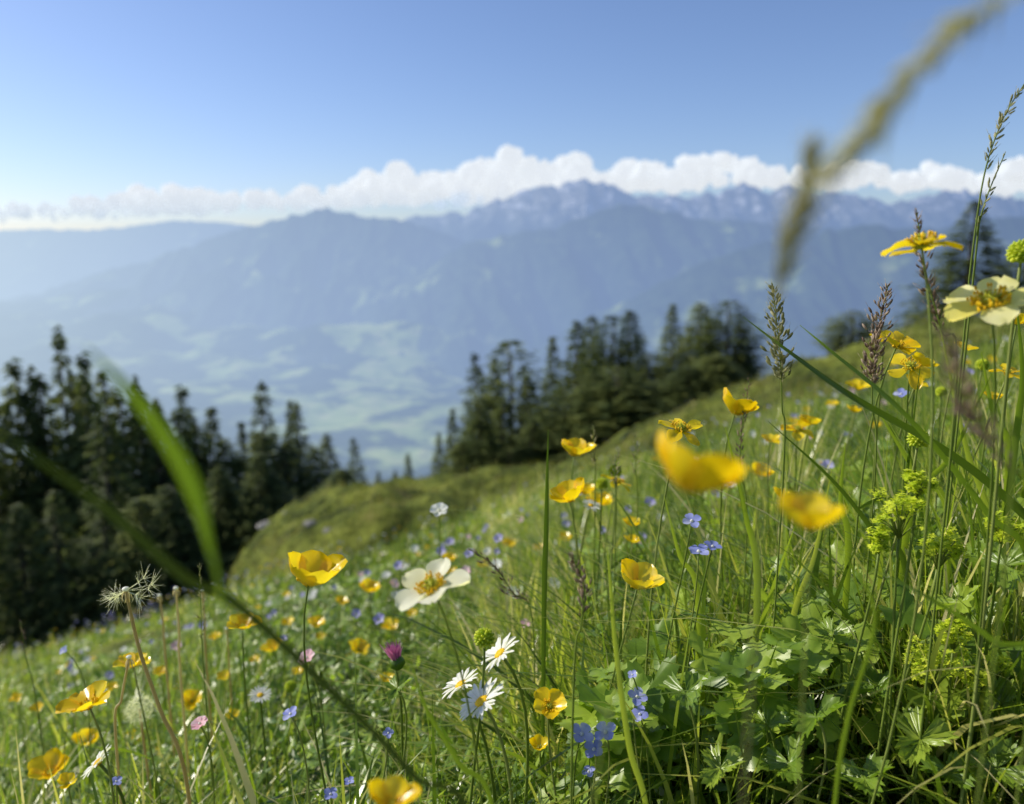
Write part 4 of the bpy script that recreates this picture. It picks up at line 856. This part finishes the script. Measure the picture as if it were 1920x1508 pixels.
dandelion([(338, 1260, .60), (336, 1190, .60), (330, 1105, .60)], 'bare dandelion stalk right of the seeded one', 0, 5.5)
dandelion([(310, 1230, .7), (306, 1170, .7), (299, 1118, .7)], 'thin bare dandelion stalk behind the seeded one', 0, 4.5)
dandelion([(386, 1230, .7), (384, 1170, .7), (379, 1108, .7)], 'bare dandelion stalk rightmost before the dark forest', 0, 4.5)
dandelion([(430, 1260, .8), (428, 1220, .8), (424, 1180, .8)], 'short bare dandelion stalk left of the buttercup', 0, 4)
dandelion([(218, 1400, .42), (228, 1310, .42), (242, 1235, .42)], 'pale white dandelion stem below the left buttercup', 0, 6)
P = at(262, 1330, .55); root = thing('dandelion_clock', base_for(P, .01, .01), 'pale fluffy dandelion clock low behind the leaning stalk', 'dandelion')
stem_to(root, P, (0, 0, 1), .0012, .0010, M['straw'])
for i in range(60):
    z_ = 1-2*(i+.5)/60; a_ = i*2.4; s_ = math.sqrt(1-z_*z_); seedpap(root, P, Vector((s_*math.cos(a_), s_*math.sin(a_), z_)), .008, M['pappus'], 12, .005)

# ------------------------------------------------------------------ light, sky, camera
AZ = math.radians(-72); EL = math.radians(36)
S = Vector((math.sin(AZ)*math.cos(EL), math.cos(AZ)*math.cos(EL), math.sin(EL)))
sl = bpy.data.lights.new('sun', 'SUN'); sl.energy = 5.0; sl.angle = math.radians(.5); sl.color = (1, .93, .78)
so = bpy.data.objects.new('sun', sl); col.objects.link(so); so.rotation_euler = S.to_track_quat('Z', 'Y').to_euler(); so.location = (-5, 3, 8)
w = bpy.data.worlds.new('World'); scn.world = w; w.use_nodes = True
wn = w.node_tree.nodes; wl = w.node_tree.links; wn.clear()
wo = wn.new('ShaderNodeOutputWorld'); bg = wn.new('ShaderNodeBackground'); sk = wn.new('ShaderNodeTexSky')
sk.sky_type = 'NISHITA'; sk.sun_disc = False; sk.sun_elevation = EL; sk.sun_rotation = AZ; sk.altitude = 1200; sk.air_density = 1.0; sk.dust_density = 1.8; sk.ozone_density = 3.5
tm = wn.new('ShaderNodeMix'); tm.data_type = 'RGBA'; tm.blend_type = 'MULTIPLY'; tm.inputs[0].default_value = 1; tm.inputs[7].default_value = (1.0, .99, 1.10, 1)
bg.inputs['Strength'].default_value = .13
wl.new(sk.outputs[0], tm.inputs[6]); wl.new(tm.outputs[2], bg.inputs[0]); wl.new(bg.outputs[0], wo.inputs[0])
cam = bpy.data.cameras.new('camera'); co = bpy.data.objects.new('camera', cam); col.objects.link(co)
cam.sensor_width = 36; cam.lens = F/1920*36; cam.sensor_fit = 'HORIZONTAL'; cam.clip_start = .01; cam.clip_end = 80000
co.location = (0, 0, 0); co.rotation_euler = (math.pi/2-PITCH, 0, 0)
cam.dof.use_dof = True; cam.dof.focus_distance = .41; cam.dof.aperture_fstop = 8.0; cam.dof.aperture_blades = 0
scn.camera = co
scn.view_settings.view_transform = 'Standard'; scn.view_settings.look = 'None'; scn.view_settings.exposure = 0
